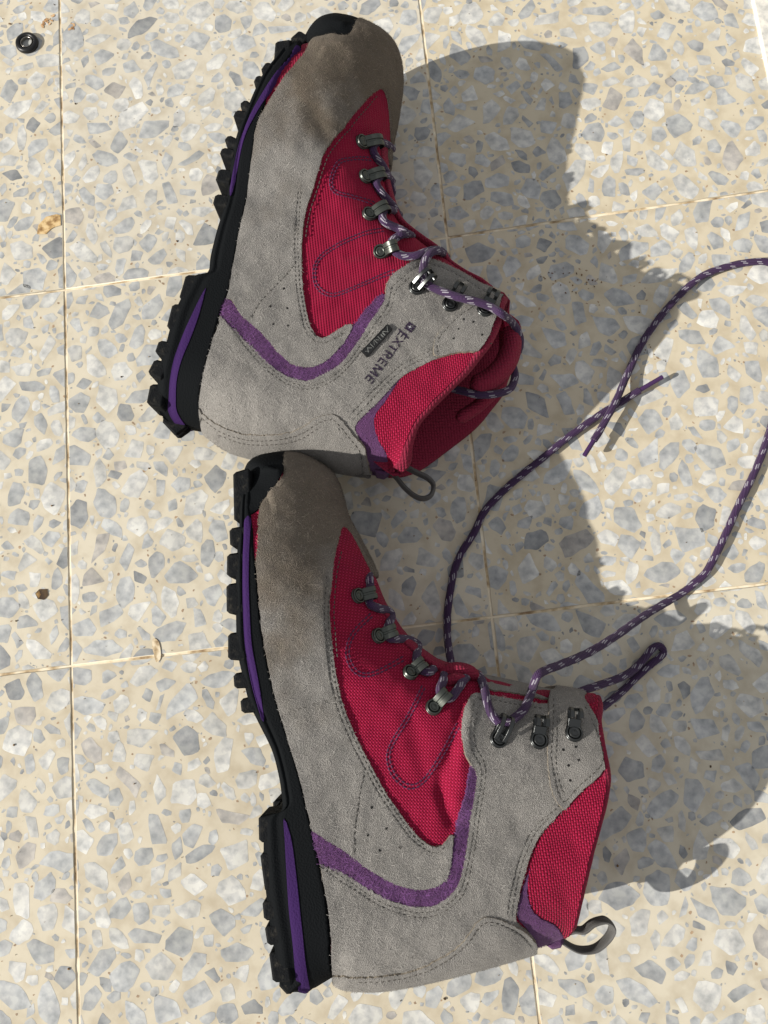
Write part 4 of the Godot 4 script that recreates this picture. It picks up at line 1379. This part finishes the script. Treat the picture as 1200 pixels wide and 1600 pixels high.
func lace_loop(b: Body, h: PackedVector2Array, off: float, parent: Node3D) -> void:
	var f := frame_on(b, h[0], h[1], off)
	var reach := clampf(h[0].distance_to(h[1]), 9.5, 14.5)
	var s := Sheet.new()
	plate(s, f, 4.1, 3.2, reach * 0.62, 1.0)
	# a raised collar round the rivet's well, and a saddle of two ribs that the lace runs under
	lathe(s, [[4.1, 0.2], [4.0, 1.7], [3.5, 2.1], [3.0, 1.6], [2.9, 0.6]], f, 28)
	var arch := [[2.2, 0.9], [reach * 0.30, 2.6], [reach * 0.45, 4.5], [reach * 0.62, 5.7], [reach * 0.80, 5.8], [reach * 0.93, 4.8], [reach, 3.0], [reach * 0.98, 0.6]]
	var curve := []
	for k in range(0, 29):
		var t := k / 28.0 * (arch.size() - 1)
		var i := mini(int(t), arch.size() - 2)
		var p0: Array = arch[maxi(i - 1, 0)]
		var p3: Array = arch[mini(i + 2, arch.size() - 1)]
		var q := Vector2(arch[i][0], arch[i][1]).cubic_interpolate(Vector2(arch[i + 1][0], arch[i + 1][1]), Vector2(p0[0], p0[1]), Vector2(p3[0], p3[1]), t - i)
		curve.append([q.x, q.y])
	strap(s, curve, f, -3.3, -0.5, 1.0)
	strap(s, curve, f, 0.5, 3.3, 1.0)
	var low := []
	for q in curve:
		low.append([q[0], q[1] - 0.45])
	strap(s, low, f, -0.7, 0.7, 0.6)
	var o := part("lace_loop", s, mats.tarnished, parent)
	rivet(f.translated_local(Vector3(0, 0.6, 0)), 2.7, o, mats.tarnished)


func lace_hook(b: Body, h: PackedVector2Array, off: float, parent: Node3D, locking: bool) -> void:
	var f := frame_on(b, h[0], h[1], off)
	var reach := clampf(h[0].distance_to(h[1]), 11.0, 14.5)
	var s := Sheet.new()
	plate(s, f, 4.5, 3.4, reach * 0.55, 1.1)
	lathe(s, [[4.4, 0.3], [4.3, 1.6], [3.8, 2.0], [3.3, 1.5], [3.2, 0.8]], f, 28)
	var neck := [[2.5, 1.0], [reach * 0.4, 1.9], [reach * 0.55, 3.2]]
	strap(s, neck, f, -3.3, 3.3, 1.1)
	var prong := []
	var high := 7.2 if locking else 5.8
	for k in 19:
		var a := -0.5 * PI + PI * 1.12 * k / 18.0
		prong.append([reach * 0.62 + cos(a) * reach * 0.36, 1.4 + high * 0.5 + sin(a) * high * 0.5])
	prong.insert(0, [reach * 0.36, 1.5])
	if locking:
		prong.append([reach * 0.36, high + 0.6])
		prong.append([reach * 0.12, high - 1.6])
		prong.append([-reach * 0.08, 3.0])
	strap(s, prong, f, -3.4, -1.2, 1.1)
	strap(s, prong, f, 1.2, 3.4, 1.1)
	var bar := []
	for k in range(6, 13):
		bar.append(prong[k])
	strap(s, bar, f, -1.6, 1.6, 0.7)
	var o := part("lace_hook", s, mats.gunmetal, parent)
	rivet(f.translated_local(Vector3(0, 0.6, 0)), 3.0, o, mats.gunmetal)


func stitches(b: Body, lines: Array, off: float, called: String, m: Material, parent: Node3D, pitch := 2.6, dash := 1.8, wide := 0.32) -> void:
	var s := Sheet.new()
	for line in lines:
		var c := smooth2(line, 2.0)
		var l := lengths(c)
		var total := l[l.size() - 1]
		var at := 0.0
		while at + dash < total:
			var q0 := along(c, l, at / total)
			var q1 := along(c, l, (at + dash) / total)
			var n := b.normal(q0.lerp(q1, 0.5))
			var p0 := b.point(q0, 0.0) + n * (off - 0.25)
			var p1 := b.point(q1, 0.0) + n * (off - 0.25)
			var side := (p1 - p0).cross(n).normalized() * wide
			var ids := []
			for k in 4:
				var t: float = [0.0, 0.25, 0.75, 1.0][k]
				var h: float = [0.0, 0.55, 0.55, 0.0][k]
				var w: float = [0.4, 1.0, 1.0, 0.4][k]
				var p := p0.lerp(p1, t)
				ids.append([s.put(p - side * w, (-side + n * 0.3).normalized()), s.put(p + n * h, n), s.put(p + side * w, (side + n * 0.3).normalized())])
			for k in 3:
				s.quad(ids[k][0], ids[k][1], ids[k + 1][1], ids[k + 1][0])
				s.quad(ids[k][1], ids[k][2], ids[k + 1][2], ids[k + 1][1])
			at += pitch
	stuff(part(called, s, m, parent))


func nap(o: MeshInstance3D, count: int, long: float, bright: float, fixed := Color(0, 0, 0)) -> void:
	# raised fibres of the leather: short bent hairs scattered over a panel
	var arr := o.mesh.surface_get_arrays(0)
	var v: PackedVector3Array = arr[Mesh.ARRAY_VERTEX]
	var n: PackedVector3Array = arr[Mesh.ARRAY_NORMAL]
	var c: PackedColorArray = arr[Mesh.ARRAY_COLOR]
	var ix: PackedInt32Array = arr[Mesh.ARRAY_INDEX]
	var sum := PackedFloat32Array()
	var pick := PackedInt32Array()
	var total := 0.0
	for k in range(0, ix.size(), 3):
		if v[ix[k]].y < 0.036:
			continue
		total += (v[ix[k + 1]] - v[ix[k]]).cross(v[ix[k + 2]] - v[ix[k]]).length()
		sum.append(total)
		pick.append(k)
	var hair := Sheet.new()
	var prev := []
	for k in 4:
		var t := k / 3.0
		var at := Vector3((t - 0.5) * long, 0.05 + 0.34 * sin(PI * t * 0.8), 0.16 * long * sin(t * 2.4))
		var w := 0.075 * (1.0 - 0.6 * t)
		var here := [hair.put(at - Vector3(0, 0, w), Vector3(0, 0.8, -0.6)), hair.put(at + Vector3(0, 0.02, 0), Vector3.UP), hair.put(at + Vector3(0, 0, w), Vector3(0, 0.8, 0.6))]
		if k > 0:
			hair.quad(prev[0], here[0], here[1], prev[1])
			hair.quad(prev[1], here[1], here[2], prev[2])
		prev = here
	var mm := MultiMesh.new()
	mm.transform_format = MultiMesh.TRANSFORM_3D
	mm.use_colors = true
	mm.mesh = hair.mesh()
	mm.instance_count = count
	for i in count:
		var k := pick[clampi(sum.bsearch(rng.randf() * total), 0, pick.size() - 1)]
		var a := rng.randf()
		var b := rng.randf()
		if a + b > 1.0:
			a = 1.0 - a
			b = 1.0 - b
		var p := v[ix[k]] * (1.0 - a - b) + v[ix[k + 1]] * a + v[ix[k + 2]] * b
		var up := n[ix[k]].normalized()
		var dir := up.cross(Vector3(rng.randf_range(-1, 1), rng.randf_range(-0.4, 0.4), rng.randf_range(-1, 1)))
		dir = dir.normalized() if dir.length_squared() > 1e-6 else Vector3.RIGHT
		dir = (dir + up * rng.randf_range(-0.05, 0.30)).normalized()
		var side := dir.cross(up).normalized()
		var grow := rng.randf_range(0.5, 1.3)
		mm.set_instance_transform(i, Transform3D(Basis(dir, side.cross(dir), side) * grow, p))
		var col := c[ix[k]] if fixed.r == 0.0 else fixed
		mm.set_instance_color(i, col * rng.randf_range(0.55, bright))
	var inst := MultiMeshInstance3D.new()
	inst.name = "nap"
	inst.multimesh = mm
	inst.material_override = mats.fibre
	inst.set_meta("kind", "stuff")
	o.add_child(inst, true)


func lay_flat(b: Body, outline: PackedVector2Array, off: float, thick: float, called: String, m: Material, parent: Node3D) -> MeshInstance3D:
	# a thin slab with this outline lying on the boot
	var s := Sheet.new()
	var mid := Vector2.ZERO
	for q in outline:
		mid += q
	mid /= outline.size()
	var n := b.normal(mid)
	var heart := s.put(b.point(mid, 0.0) + n * (off + thick), n)
	var a := []
	var d := []
	var e := []
	for q in outline:
		var base := b.point(q, 0.0)
		var o := Vector3(q.x - mid.x, 0, q.y - mid.y).normalized()
		a.append(s.put(base + n * (off + thick), n))
		d.append(s.put(base + n * (off + thick), o))
		e.append(s.put(base + n * (off - 0.3), o))
	for k in outline.size():
		var l := (k + 1) % outline.size()
		s.tri(heart, a[k], a[l])
		s.quad(d[k], e[k], e[l], d[l])
	return part(called, s, m, parent)


func lettering(b: Body, words: String, from: Vector2, to: Vector2, high: float, off: float, called: String, m: Material, parent: Node3D, bold := false) -> void:
	var t := TextMesh.new()
	var font := SystemFont.new()
	font.font_names = PackedStringArray(["Droid Sans"])
	if bold:
		font.font_weight = 700
	t.font = font
	t.text = words
	t.font_size = 64
	t.pixel_size = 1.0
	t.depth = 2.0
	t.curve_step = 1.0
	var arr := t.surface_get_arrays(0)
	var pts: PackedVector3Array = arr[Mesh.ARRAY_VERTEX]
	var nrm: PackedVector3Array = arr[Mesh.ARRAY_NORMAL]
	var lo := pts[0]
	var hi := pts[0]
	for p in pts:
		lo = lo.min(p)
		hi = hi.max(p)
	var dir := to - from
	var up := Vector2(dir.y, -dir.x).normalized()
	var s := Sheet.new()
	var n := b.normal(from.lerp(to, 0.5))
	var d3 := Vector3(dir.x, 0, dir.y).normalized()
	var u3 := Vector3(up.x, 0, up.y)
	for k in pts.size():
		var x := (pts[k].x - lo.x) / (hi.x - lo.x)
		var y := (pts[k].y - lo.y) / (hi.y - lo.y) - 0.5
		var q := from + dir * x + up * (y * high)
		var z := 0.16 if pts[k].z > 0.0 else -0.1
		s.put(b.point(q, 0.0) + n * (off + z), (d3 * nrm[k].x + u3 * nrm[k].y + n * nrm[k].z).normalized())
	if arr[Mesh.ARRAY_INDEX] != null:
		s.ix = arr[Mesh.ARRAY_INDEX]
	else:
		s.ix = PackedInt32Array(range(pts.size()))
	part(called, s, m, parent)


# ---------------------------------------------------------------- a boot

func make_boot(d: Dictionary, origin: Vector2, label: String, vamp: Material) -> Array:
	var boot := thing("hiking_boot", label, "hiking boot", Vector3(origin.x * 0.001, 0, origin.y * 0.001), "pair of red and grey hiking boots")
	var b := make_body(d, 200, 264, 44)
	var sole := make_sole(d, b, 26, 150, 44)
	var toe_dirt: float = d.dirt

	var greyish := func(q: Vector2, _s: float) -> Color:
		var u := b.station(q)
		var k := smoothstep(0.50, 0.86, u + 0.17 * blotch.get_noise_2d(q.x * 0.7, q.y * 0.7)) * toe_dirt
		var c := Color(0.298, 0.283, 0.264).lerp(Color(0.160, 0.128, 0.094), clampf(k, 0.0, 1.0))
		var w := 1.0 + 0.09 * blotch.get_noise_2d(q.x * 1.2 + 300.0, q.y * 1.2) + 0.05 * lump.get_noise_2d(q.x * 4.0, q.y * 4.0)
		return c * w
	var dusty := func(q: Vector2, s: float) -> Color:
		var u := b.station(q)
		var k := smoothstep(0.55, 0.85, u) * 0.45 * (0.6 + blotch.get_noise_2d(q.x, q.y))
		return Color(1, 1, 1).lerp(Color(0.70, 3.4, 1.2), clampf(k, 0.0, 0.40)) * (1.0 + 0.12 * blotch.get_noise_2d(q.x * 1.5, q.y * 1.5 + 90.0))
	var rim_edge := Color(0.27, 0.235, 0.185)

	var tracks := func(names: Array) -> Array:
		var out := []
		for x in names:
			if d.has(x):
				out.append(pairs(d[x]))
		return out

	# upper: the red cloth body lies under every panel
	var up := Sheet.new()
	for k in b.p.size():
		up.put(b.p[k], b.nn[k], b.q[k].rotated(d.weave_turn), dusty.call(b.q[k], 0.0))
	for r in b.rows - 1:
		for c in b.cols:
			up.quad(b.at(r, c), b.at(r, c + 1), b.at(r + 1, c + 1), b.at(r + 1, c))
	var upper := part("upper", up, vamp, boot)

	var pur := panel(b, "purple_stripe", pairs(d.purple), mats.purple_suede, boot, {"thick": 1.2, "ragged": 0.35})
	var mud := panel(b, "mudguard", pairs(d.mudguard), mats.suede, boot, {"thick": 2.3, "tint": greyish, "edge": rim_edge, "ragged": 0.25, "inlay": pairs(d.purple), "seams": tracks.call(["st_mud", "st_mud2", "st_mud3", "st_seam", "st_seam2"])})
	var ank := panel(b, "ankle_panel", pairs(d.ankle), mats.suede, boot, {"thick": 2.3, "tint": greyish, "edge": rim_edge, "ragged": 0.25, "inlay": pairs(d.purple), "seams": tracks.call(["st_ank", "st_ank2", "st_low", "st_low2", "st_top"])})
	var tab := panel(b, "heel_tab", pairs(d.heel_tab), mats.purple_suede, boot, {"thick": 1.3, "ragged": 0.3})
	panel(b, "collar", pairs(d.collar), mats.red_mesh, boot, {"thick": 0.4, "puff": d.collar_puff, "puff_reach": 16.0})
	var cnt := panel(b, "heel_counter", pairs(d.counter), mats.suede, boot, {"thick": 2.0, "base": 1.9, "tint": greyish, "edge": rim_edge, "ragged": 0.4, "seams": tracks.call(["st_cnt", "st_cnt2"])})
	var flp := panel(b, "eyelet_flap", pairs(d.flap), mats.suede, boot, {"thick": 2.1, "base": 1.9, "tint": greyish, "edge": rim_edge, "ragged": 0.4, "side": 1, "seams": tracks.call(["st_flap", "st_flap2"])})
	panel(b, "eyelet_flap", pairs(d.flap), mats.suede, boot, {"thick": 2.1, "base": 1.9, "tint": greyish, "edge": rim_edge, "side": -1})
	if d.has("far_flap"):
		panel(b, "far_flap", pairs(d.far_flap), mats.suede, boot, {"thick": 1.4, "tint": greyish, "edge": rim_edge, "ragged": 0.6})
	panel(b, "toe_cap", pairs(d.cap), mats.black_rubber, boot, {"thick": 1.7, "round": 2.2})

	# padded rim and lining of the collar
	var rim := Sheet.new()
	var top := b.rows - 1
	var mid := Vector3.ZERO
	for c in b.cols:
		mid += b.p[b.at(top, c)]
	mid /= b.cols
	var leg := Vector3(b.leg.x, 0, b.leg.y)
	var rings := []
	for spec in [[0.5, -3.0, 0.0], [2.6, -0.5, 0.0], [2.2, 2.2, 0.0], [-0.8, 3.6, 0.0], [-3.8, 2.4, 0.0], [-5.6, -2.0, 0.0], [-6.4, -9.0, 0.05], [-6.6, -22.0, 0.15], [-7.0, -40.0, 0.25], [-7.0, -60.0, 0.4], [-7.0, -66.0, 0.95]]:
		var ring := []
		for c in b.cols:
			var k := b.at(top, c)
			var from_heel := minf(c, b.cols - c) * (1.0 if c < b.top_cols else float(b.top_cols) / (b.cols - b.top_cols))
			var soft := smoothstep(0.0, 0.22 * b.top_cols, from_heel)
			var p: Vector3 = b.p[k] + b.nn[k] * spec[0] * lerpf(0.15, 1.0, soft) + leg * (spec[1] * lerpf(0.3, 1.0, soft) if spec[1] > -5.0 else spec[1])
			p = p.lerp(mid + leg * spec[1], spec[2])
			p.y = maxf(p.y, 0.8)
			ring.append(p)
		rings.append(ring)
	for i in rings.size():
		for c in b.cols:
			var du: Vector3 = rings[i][posmod(c + 1, b.cols)] - rings[i][posmod(c - 1, b.cols)]
			var dv: Vector3 = rings[mini(i + 1, rings.size() - 1)][c] - rings[maxi(i - 1, 0)][c]
			var n := du.cross(dv)
			if (b.nn[b.at(top, c)] * (1.0 if i < 3 else -1.0) + leg * 0.9).dot(n) < 0.0:
				n = -n
			rim.put(rings[i][c], n.normalized() if n.length_squared() > 1e-9 else leg, b.q[b.at(top, c)])
	for i in rings.size() - 1:
		for c in b.cols:
			var c1 := posmod(c + 1, b.cols)
			rim.quad(i * b.cols + c, i * b.cols + c1, (i + 1) * b.cols + c1, (i + 1) * b.cols + c)
	part("collar_lining", rim, mats.lining, boot)

	# padded tongue along the instep
	var tl := lengths(b.front)
	var tongue := PackedVector3Array()
	for k in 30:
		var t := lerpf(d.tongue[0], 1.0, k / 29.0)
		var lift: float = d.tongue[3]
		for i in range(2, d.tongue.size() - 3, 2):
			if t >= d.tongue[i]:
				lift = lerpf(d.tongue[i + 1], d.tongue[i + 3], clampf((t - d.tongue[i]) / (d.tongue[i + 2] - d.tongue[i]), 0.0, 1.0))
		var q := along(b.front, tl, t) + b.leg * (lift - 1.5)
		tongue.append(Vector3(q.x, b.middle(line_dist(q, b.base)), q.y))
	var last := tongue[tongue.size() - 1]
	for k in 4:
		tongue.append(last + leg * (k + 1) * 0.25 * d.tongue[1])
	var ts := Sheet.new()
	tube(ts, tongue, 4.4, 20, 4.2, Vector3.UP, 12.0, 5.0)
	part("tongue", ts, mats.lining, boot)

	for f in d.cushions:
		var cs := Sheet.new()
		tube(cs, smooth3(triples(f[0]), 1.5), f[1], 18, f[2], Vector3.UP, 12.0, 6.0)
		part("tongue_fold", cs, mats.lining, boot)

	# sole
	var mid_sole := whole(sole, "midsole", mats.black_rubber, boot, 0.0, true)
	for side in [1, -1]:
		panel(sole, "midsole_stripe", pairs(d.stripe_front), mats.purple_rubber, mid_sole, {"thick": 0.7, "round": 0.8, "side": side})
		panel(sole, "midsole_stripe", pairs(d.stripe_heel), mats.purple_rubber, mid_sole, {"thick": 0.7, "round": 0.8, "side": side})
	for k in range(0, d.lugs.size(), 4):
		var a := Vector2(d.lugs[k], d.lugs[k + 1])
		var e := Vector2(d.lugs[k + 2], d.lugs[k + 3])
		var dir := (e - a).normalized()
		var inw := Vector2(-dir.y, dir.x)
		if inw.dot(b.leg) < 0.0:
			inw = -inw
		var size := a.distance_to(e)
		var c: Vector2 = a.lerp(e, 0.5) + inw * float(d.lug_in)
		var hw := maxf(sole.sole_half(c, 0.0), 25.0 if k == 0 else 0.0)
		for side in [1, -1]:
			var ls := Sheet.new()
			var wide := minf(26.0, hw * 0.9)
			var y: float = MID + side * (hw - wide * 0.5 + 0.3)
			if side < 0:
				y = maxf(y, wide * 0.5 + 0.4)
			var f := Transform3D(Basis(Vector3(dir.x, 0, dir.y), Vector3.UP, Vector3(inw.x, 0, inw.y)), Vector3(c.x, y, c.y))
			block(ls, f, Vector3(size * 0.99, wide, 9.4), 1.5, Color.WHITE, 0.10)
			part("lug", ls, mats.worn_rubber, boot)

	# seams
	stitches(b, tracks.call(["st_mud", "st_mud2", "st_mud3", "st_seam", "st_seam2"]), 1.35, "stitching", mats.grey_thread, mud)
	stitches(b, tracks.call(["st_ank", "st_ank2", "st_low", "st_low2", "st_top"]), 1.35, "stitching", mats.grey_thread, ank)
	stitches(b, tracks.call(["st_cnt", "st_cnt2"]), 3.0, "stitching", mats.grey_thread, cnt)
	stitches(b, tracks.call(["st_flap", "st_flap2"]), 3.15, "stitching", mats.grey_thread, flp)
	stitches(b, tracks.call(["st_loop1", "st_loop1b", "st_loop2", "st_loop2b"]), 0.3, "stitching", mats.plum_thread, upper, 2.3, 1.9, 0.45)
	nap(mud, 11000, 2.0, 1.65)
	nap(ank, 10500, 2.0, 1.65)
	nap(cnt, 2200, 1.7, 1.5)
	nap(flp, 900, 1.6, 1.5)
	nap(pur, 4200, 2.4, 1.8, Color(0.135, 0.052, 0.165))
	nap(tab, 700, 1.8, 1.6, Color(0.135, 0.052, 0.165))
	var holes := pairs(d.holes)
	for k in holes.size():
		var hs := Sheet.new()
		var n := b.normal(holes[k])
		var on_flap := k >= 5
		var f := Transform3D(Basis(n.cross(Vector3.RIGHT).normalized(), n, Vector3.RIGHT), b.point(holes[k], 0.0) + n * (4.03 if on_flap else 2.33))
		lathe(hs, [[0.72, 0.03], [0.4, 0.04], [0.01, 0.04]], f, 10)  # flat black disc; the shade inside a punched opening is put into its colour
		part("perforation_shade", hs, mats.hole_shade, flp if on_flap else mud)

	# hardware
	for k in 7:
		var h := pairs(d.hooks.slice(k * 4, k * 4 + 4))
		if k < 4:
			lace_loop(b, h, 0.3, boot)
		else:
			lace_hook(b, h, 3.9 if k == 6 else 2.3, boot, k == 4)

	# pull loop at the heel
	var ps := Sheet.new()
	tube(ps, smooth3(triples(d.pull), 1.2), 1.35, 14, 4.0, Vector3.UP, 4.0)
	var loop := part("pull_loop", ps, mats.grey_tape, boot)
	var root := Sheet.new()
	var ends := triples(d.pull)
	var foot := ends[0].lerp(ends[ends.size() - 1], 0.5)
	block(root, Transform3D(Basis(Vector3(b.leg.x, 0, b.leg.y), Vector3.UP, Vector3(-b.leg.y, 0, b.leg.x)), foot - leg * 2.0), Vector3(9.0, 15.0, 9.5), 2.4)
	part("loop_base", root, mats.purple_suede, loop)

	# lace
	var lace := Sheet.new()
	for run in d.lace:
		tube(lace, smooth3(triples(run), 1.2), 2.3, 16, 0.9, Vector3.UP, 10.5, 0.0, Color.WHITE, 0.45)
	var lc := part("shoelace", lace, mats.lace, boot)
	for run in d.aglets:
		var ag := Sheet.new()
		tube(ag, smooth3(triples(run), 1.5), 1.5, 10, 1.0)
		part("aglet", ag, mats.aglet, lc)
	return [boot, b, ank]


func _ready() -> void:
	# camera
	var cam := Camera3D.new()
	cam.name = "camera"
	cam.fov = 66.09
	cam.near = 0.02
	cam.far = 60.0
	cam.transform = Transform3D(Basis(Vector3(0.99364001, -0.02529146, 0.10972635), Vector3(0.11250758, 0.18279218, -0.97669292), Vector3(0.00464487, 0.98282621, 0.1844751)).orthonormalized(), Vector3(0.19698, 0.48186, 0.26808))
	add_child(cam)
	cam.current = true

	# sky and exposure
	var sky := ProceduralSkyMaterial.new()
	sky.sky_top_color = Color(0.325, 0.33, 0.34).linear_to_srgb()
	sky.sky_horizon_color = Color(0.34, 0.33, 0.315).linear_to_srgb()
	sky.sky_curve = 0.2
	sky.ground_bottom_color = Color(0.30, 0.27, 0.22).linear_to_srgb()
	sky.ground_horizon_color = Color(0.36, 0.33, 0.28).linear_to_srgb()
	sky.sun_angle_max = 1.0
	var env := Environment.new()
	env.background_mode = Environment.BG_SKY
	env.sky = Sky.new()
	env.sky.sky_material = sky
	env.tonemap_mode = Environment.TONE_MAPPER_LINEAR
	env.tonemap_exposure = 1.31
	env.sdfgi_enabled = true
	env.ssao_enabled = true
	env.ssil_enabled = true
	var world := WorldEnvironment.new()
	world.name = "world"
	world.environment = env
	add_child(world)

	# sun: low, from the left of the picture
	var sun := DirectionalLight3D.new()
	sun.name = "sun"
	var az := deg_to_rad(13.0)
	var el := deg_to_rad(29.0)
	sun.basis = Basis.looking_at(Vector3(cos(az) * cos(el), -sin(el), -sin(az) * cos(el)), Vector3.UP)
	sun.light_energy = 1.5
	sun.light_color = Color(1.0, 0.98, 0.945)
	sun.light_angular_distance = 0.55
	sun.shadow_enabled = true
	add_child(sun)

	rng.seed = 20240
	lump.noise_type = FastNoiseLite.TYPE_SIMPLEX
	lump.frequency = 0.045
	lump.fractal_octaves = 2
	lump.seed = 4
	blotch.noise_type = FastNoiseLite.TYPE_SIMPLEX
	blotch.frequency = 0.03
	blotch.fractal_octaves = 4
	blotch.seed = 8
	make_materials()
	make_floor()

	# the upper boot of the picture shows its outer side with the printed word
	var first := make_boot(UPPER_BOOT, UPPER_AT, "red and grey hiking boot with EXTREME printed on its ankle", mats.red_rib)
	var b: Body = first[1]
	var ankle: Node3D = first[2]
	var t := pairs(UPPER_BOOT.text)
	lettering(b, "EXTREME", t[0], t[1], 4.7, 2.55, "lettering", mats.purple_print, ankle)
	var bar := pairs(UPPER_BOOT.bar)
	var side := (bar[1] - bar[0]).orthogonal().normalized() * 0.34
	lay_flat(b, PackedVector2Array([bar[0] - side, bar[1] - side, bar[1] + side, bar[0] + side]), 2.4, 0.25, "printed_bar", mats.purple_print, ankle)
	var e := pairs(UPPER_BOOT.emblem)[0]
	var dir := (t[1] - t[0]).normalized()
	var up := dir.orthogonal()
	var sq := PackedVector2Array()
	for k in [[-1, -1], [1, -1], [1, 1], [-1, 1]]:
		sq.append(e + dir * 2.3 * k[0] + up * 2.4 * k[1])
	lay_flat(b, sq, 2.4, 0.25, "printed_square", mats.purple_print, ankle)
	var star := PackedVector2Array()
	for k in 8:
		var a := dir.angle() + TAU * k / 8.0
		star.append(e + Vector2.from_angle(a) * (1.25 if k % 2 == 0 else 0.32))
	lay_flat(b, star, 2.62, 0.14, "printed_star", mats.white_print, ankle)
	var tag := pairs(UPPER_BOOT.tag)
	var tg := lay_flat(b, tag, 2.2, 1.3, "rubber_tag", mats.tag_rubber, ankle)
	var a0 := tag[2].lerp(tag[3], 0.5)
	var a1 := tag[0].lerp(tag[1], 0.5)
	# worn raised strokes, too rubbed to read, inside a raised frame
	var long := a1 - a0
	var wide := (tag[0] - tag[1]) * 0.5
	for k in [[0.10, 0.60, 0.02, -0.05], [0.17, 0.55, 0.02, 0.05], [0.24, 0.45, 0.035, 0.0], [0.31, 0.45, 0.03, 0.0], [0.41, 0.62, 0.016, 0.0], [0.48, 0.35, 0.014, 0.03], [0.55, 0.62, 0.016, 0.0], [0.61, 0.40, 0.014, -0.03], [0.69, 0.62, 0.016, 0.0], [0.77, 0.40, 0.02, 0.04], [0.84, 0.50, 0.02, -0.04], [0.90, 0.45, 0.016, 0.05]]:
		var c: Vector2 = a0 + long * k[0]
		var lean: Vector2 = long * k[3]
		var reach: Vector2 = wide * k[1]
		var thin: Vector2 = long * k[2] * 0.5
		lay_flat(b, PackedVector2Array([c + reach + lean - thin, c + reach + lean + thin, c - reach - lean + thin, c - reach - lean - thin]), 3.4, 0.22, "raised_stroke", mats.tag_letter, tg)
	for k in 4:
		var p0: Vector2 = tag[k]
		var p1: Vector2 = tag[(k + 1) % 4]
		var heart := (tag[0] + tag[2]) * 0.5
		lay_flat(b, PackedVector2Array([p0, p1, p1.lerp(heart, 0.14 if k % 2 == 1 else 0.10), p0.lerp(heart, 0.14 if k % 2 == 1 else 0.10)]), 3.4, 0.3, "raised_frame", mats.tag_rubber, tg)

	make_boot(LOWER_BOOT, LOWER_AT, "red and grey hiking boot without lettering, its purple lace trailing across the floor", mats.red_vamp)

	# metal ring at the upper left
	var ring := thing("metal_ring", "small dark metal ring lying on a tile near the left joint", "metal ring", Vector3(-0.0195, 0, -0.187))
	var s := Sheet.new()
	lathe(s, [[7.9, 0.1], [8.1, 1.2], [7.6, 2.5], [6.4, 3.1], [5.2, 2.7], [4.6, 1.6], [4.5, 0.1]], Transform3D(), 48)
	part("ring_body", s, mats.blackened, ring)
	s = Sheet.new()
	lathe(s, [[4.5, 0.2], [4.35, 2.2], [3.9, 2.5], [3.7, 1.9], [3.75, 0.2]], Transform3D(), 32)
	part("ring_insert", s, mats.bright_metal, ring)

	# white marble strip beyond the last tile at the right
	var strip := Sheet.new()
	block(strip, Transform3D(Basis(Vector3.UP, -0.018), Vector3(538, -4.0, -400)), Vector3(88, 13.0, 780), 1.5, Color(0.80, 0.77, 0.70))
	var st := part("marble_threshold", strip, mats.marble, self)
	st.set_meta("kind", "structure")
	st.set_meta("label", "white marble threshold strip at the far right corner")

	make_floor_marks()
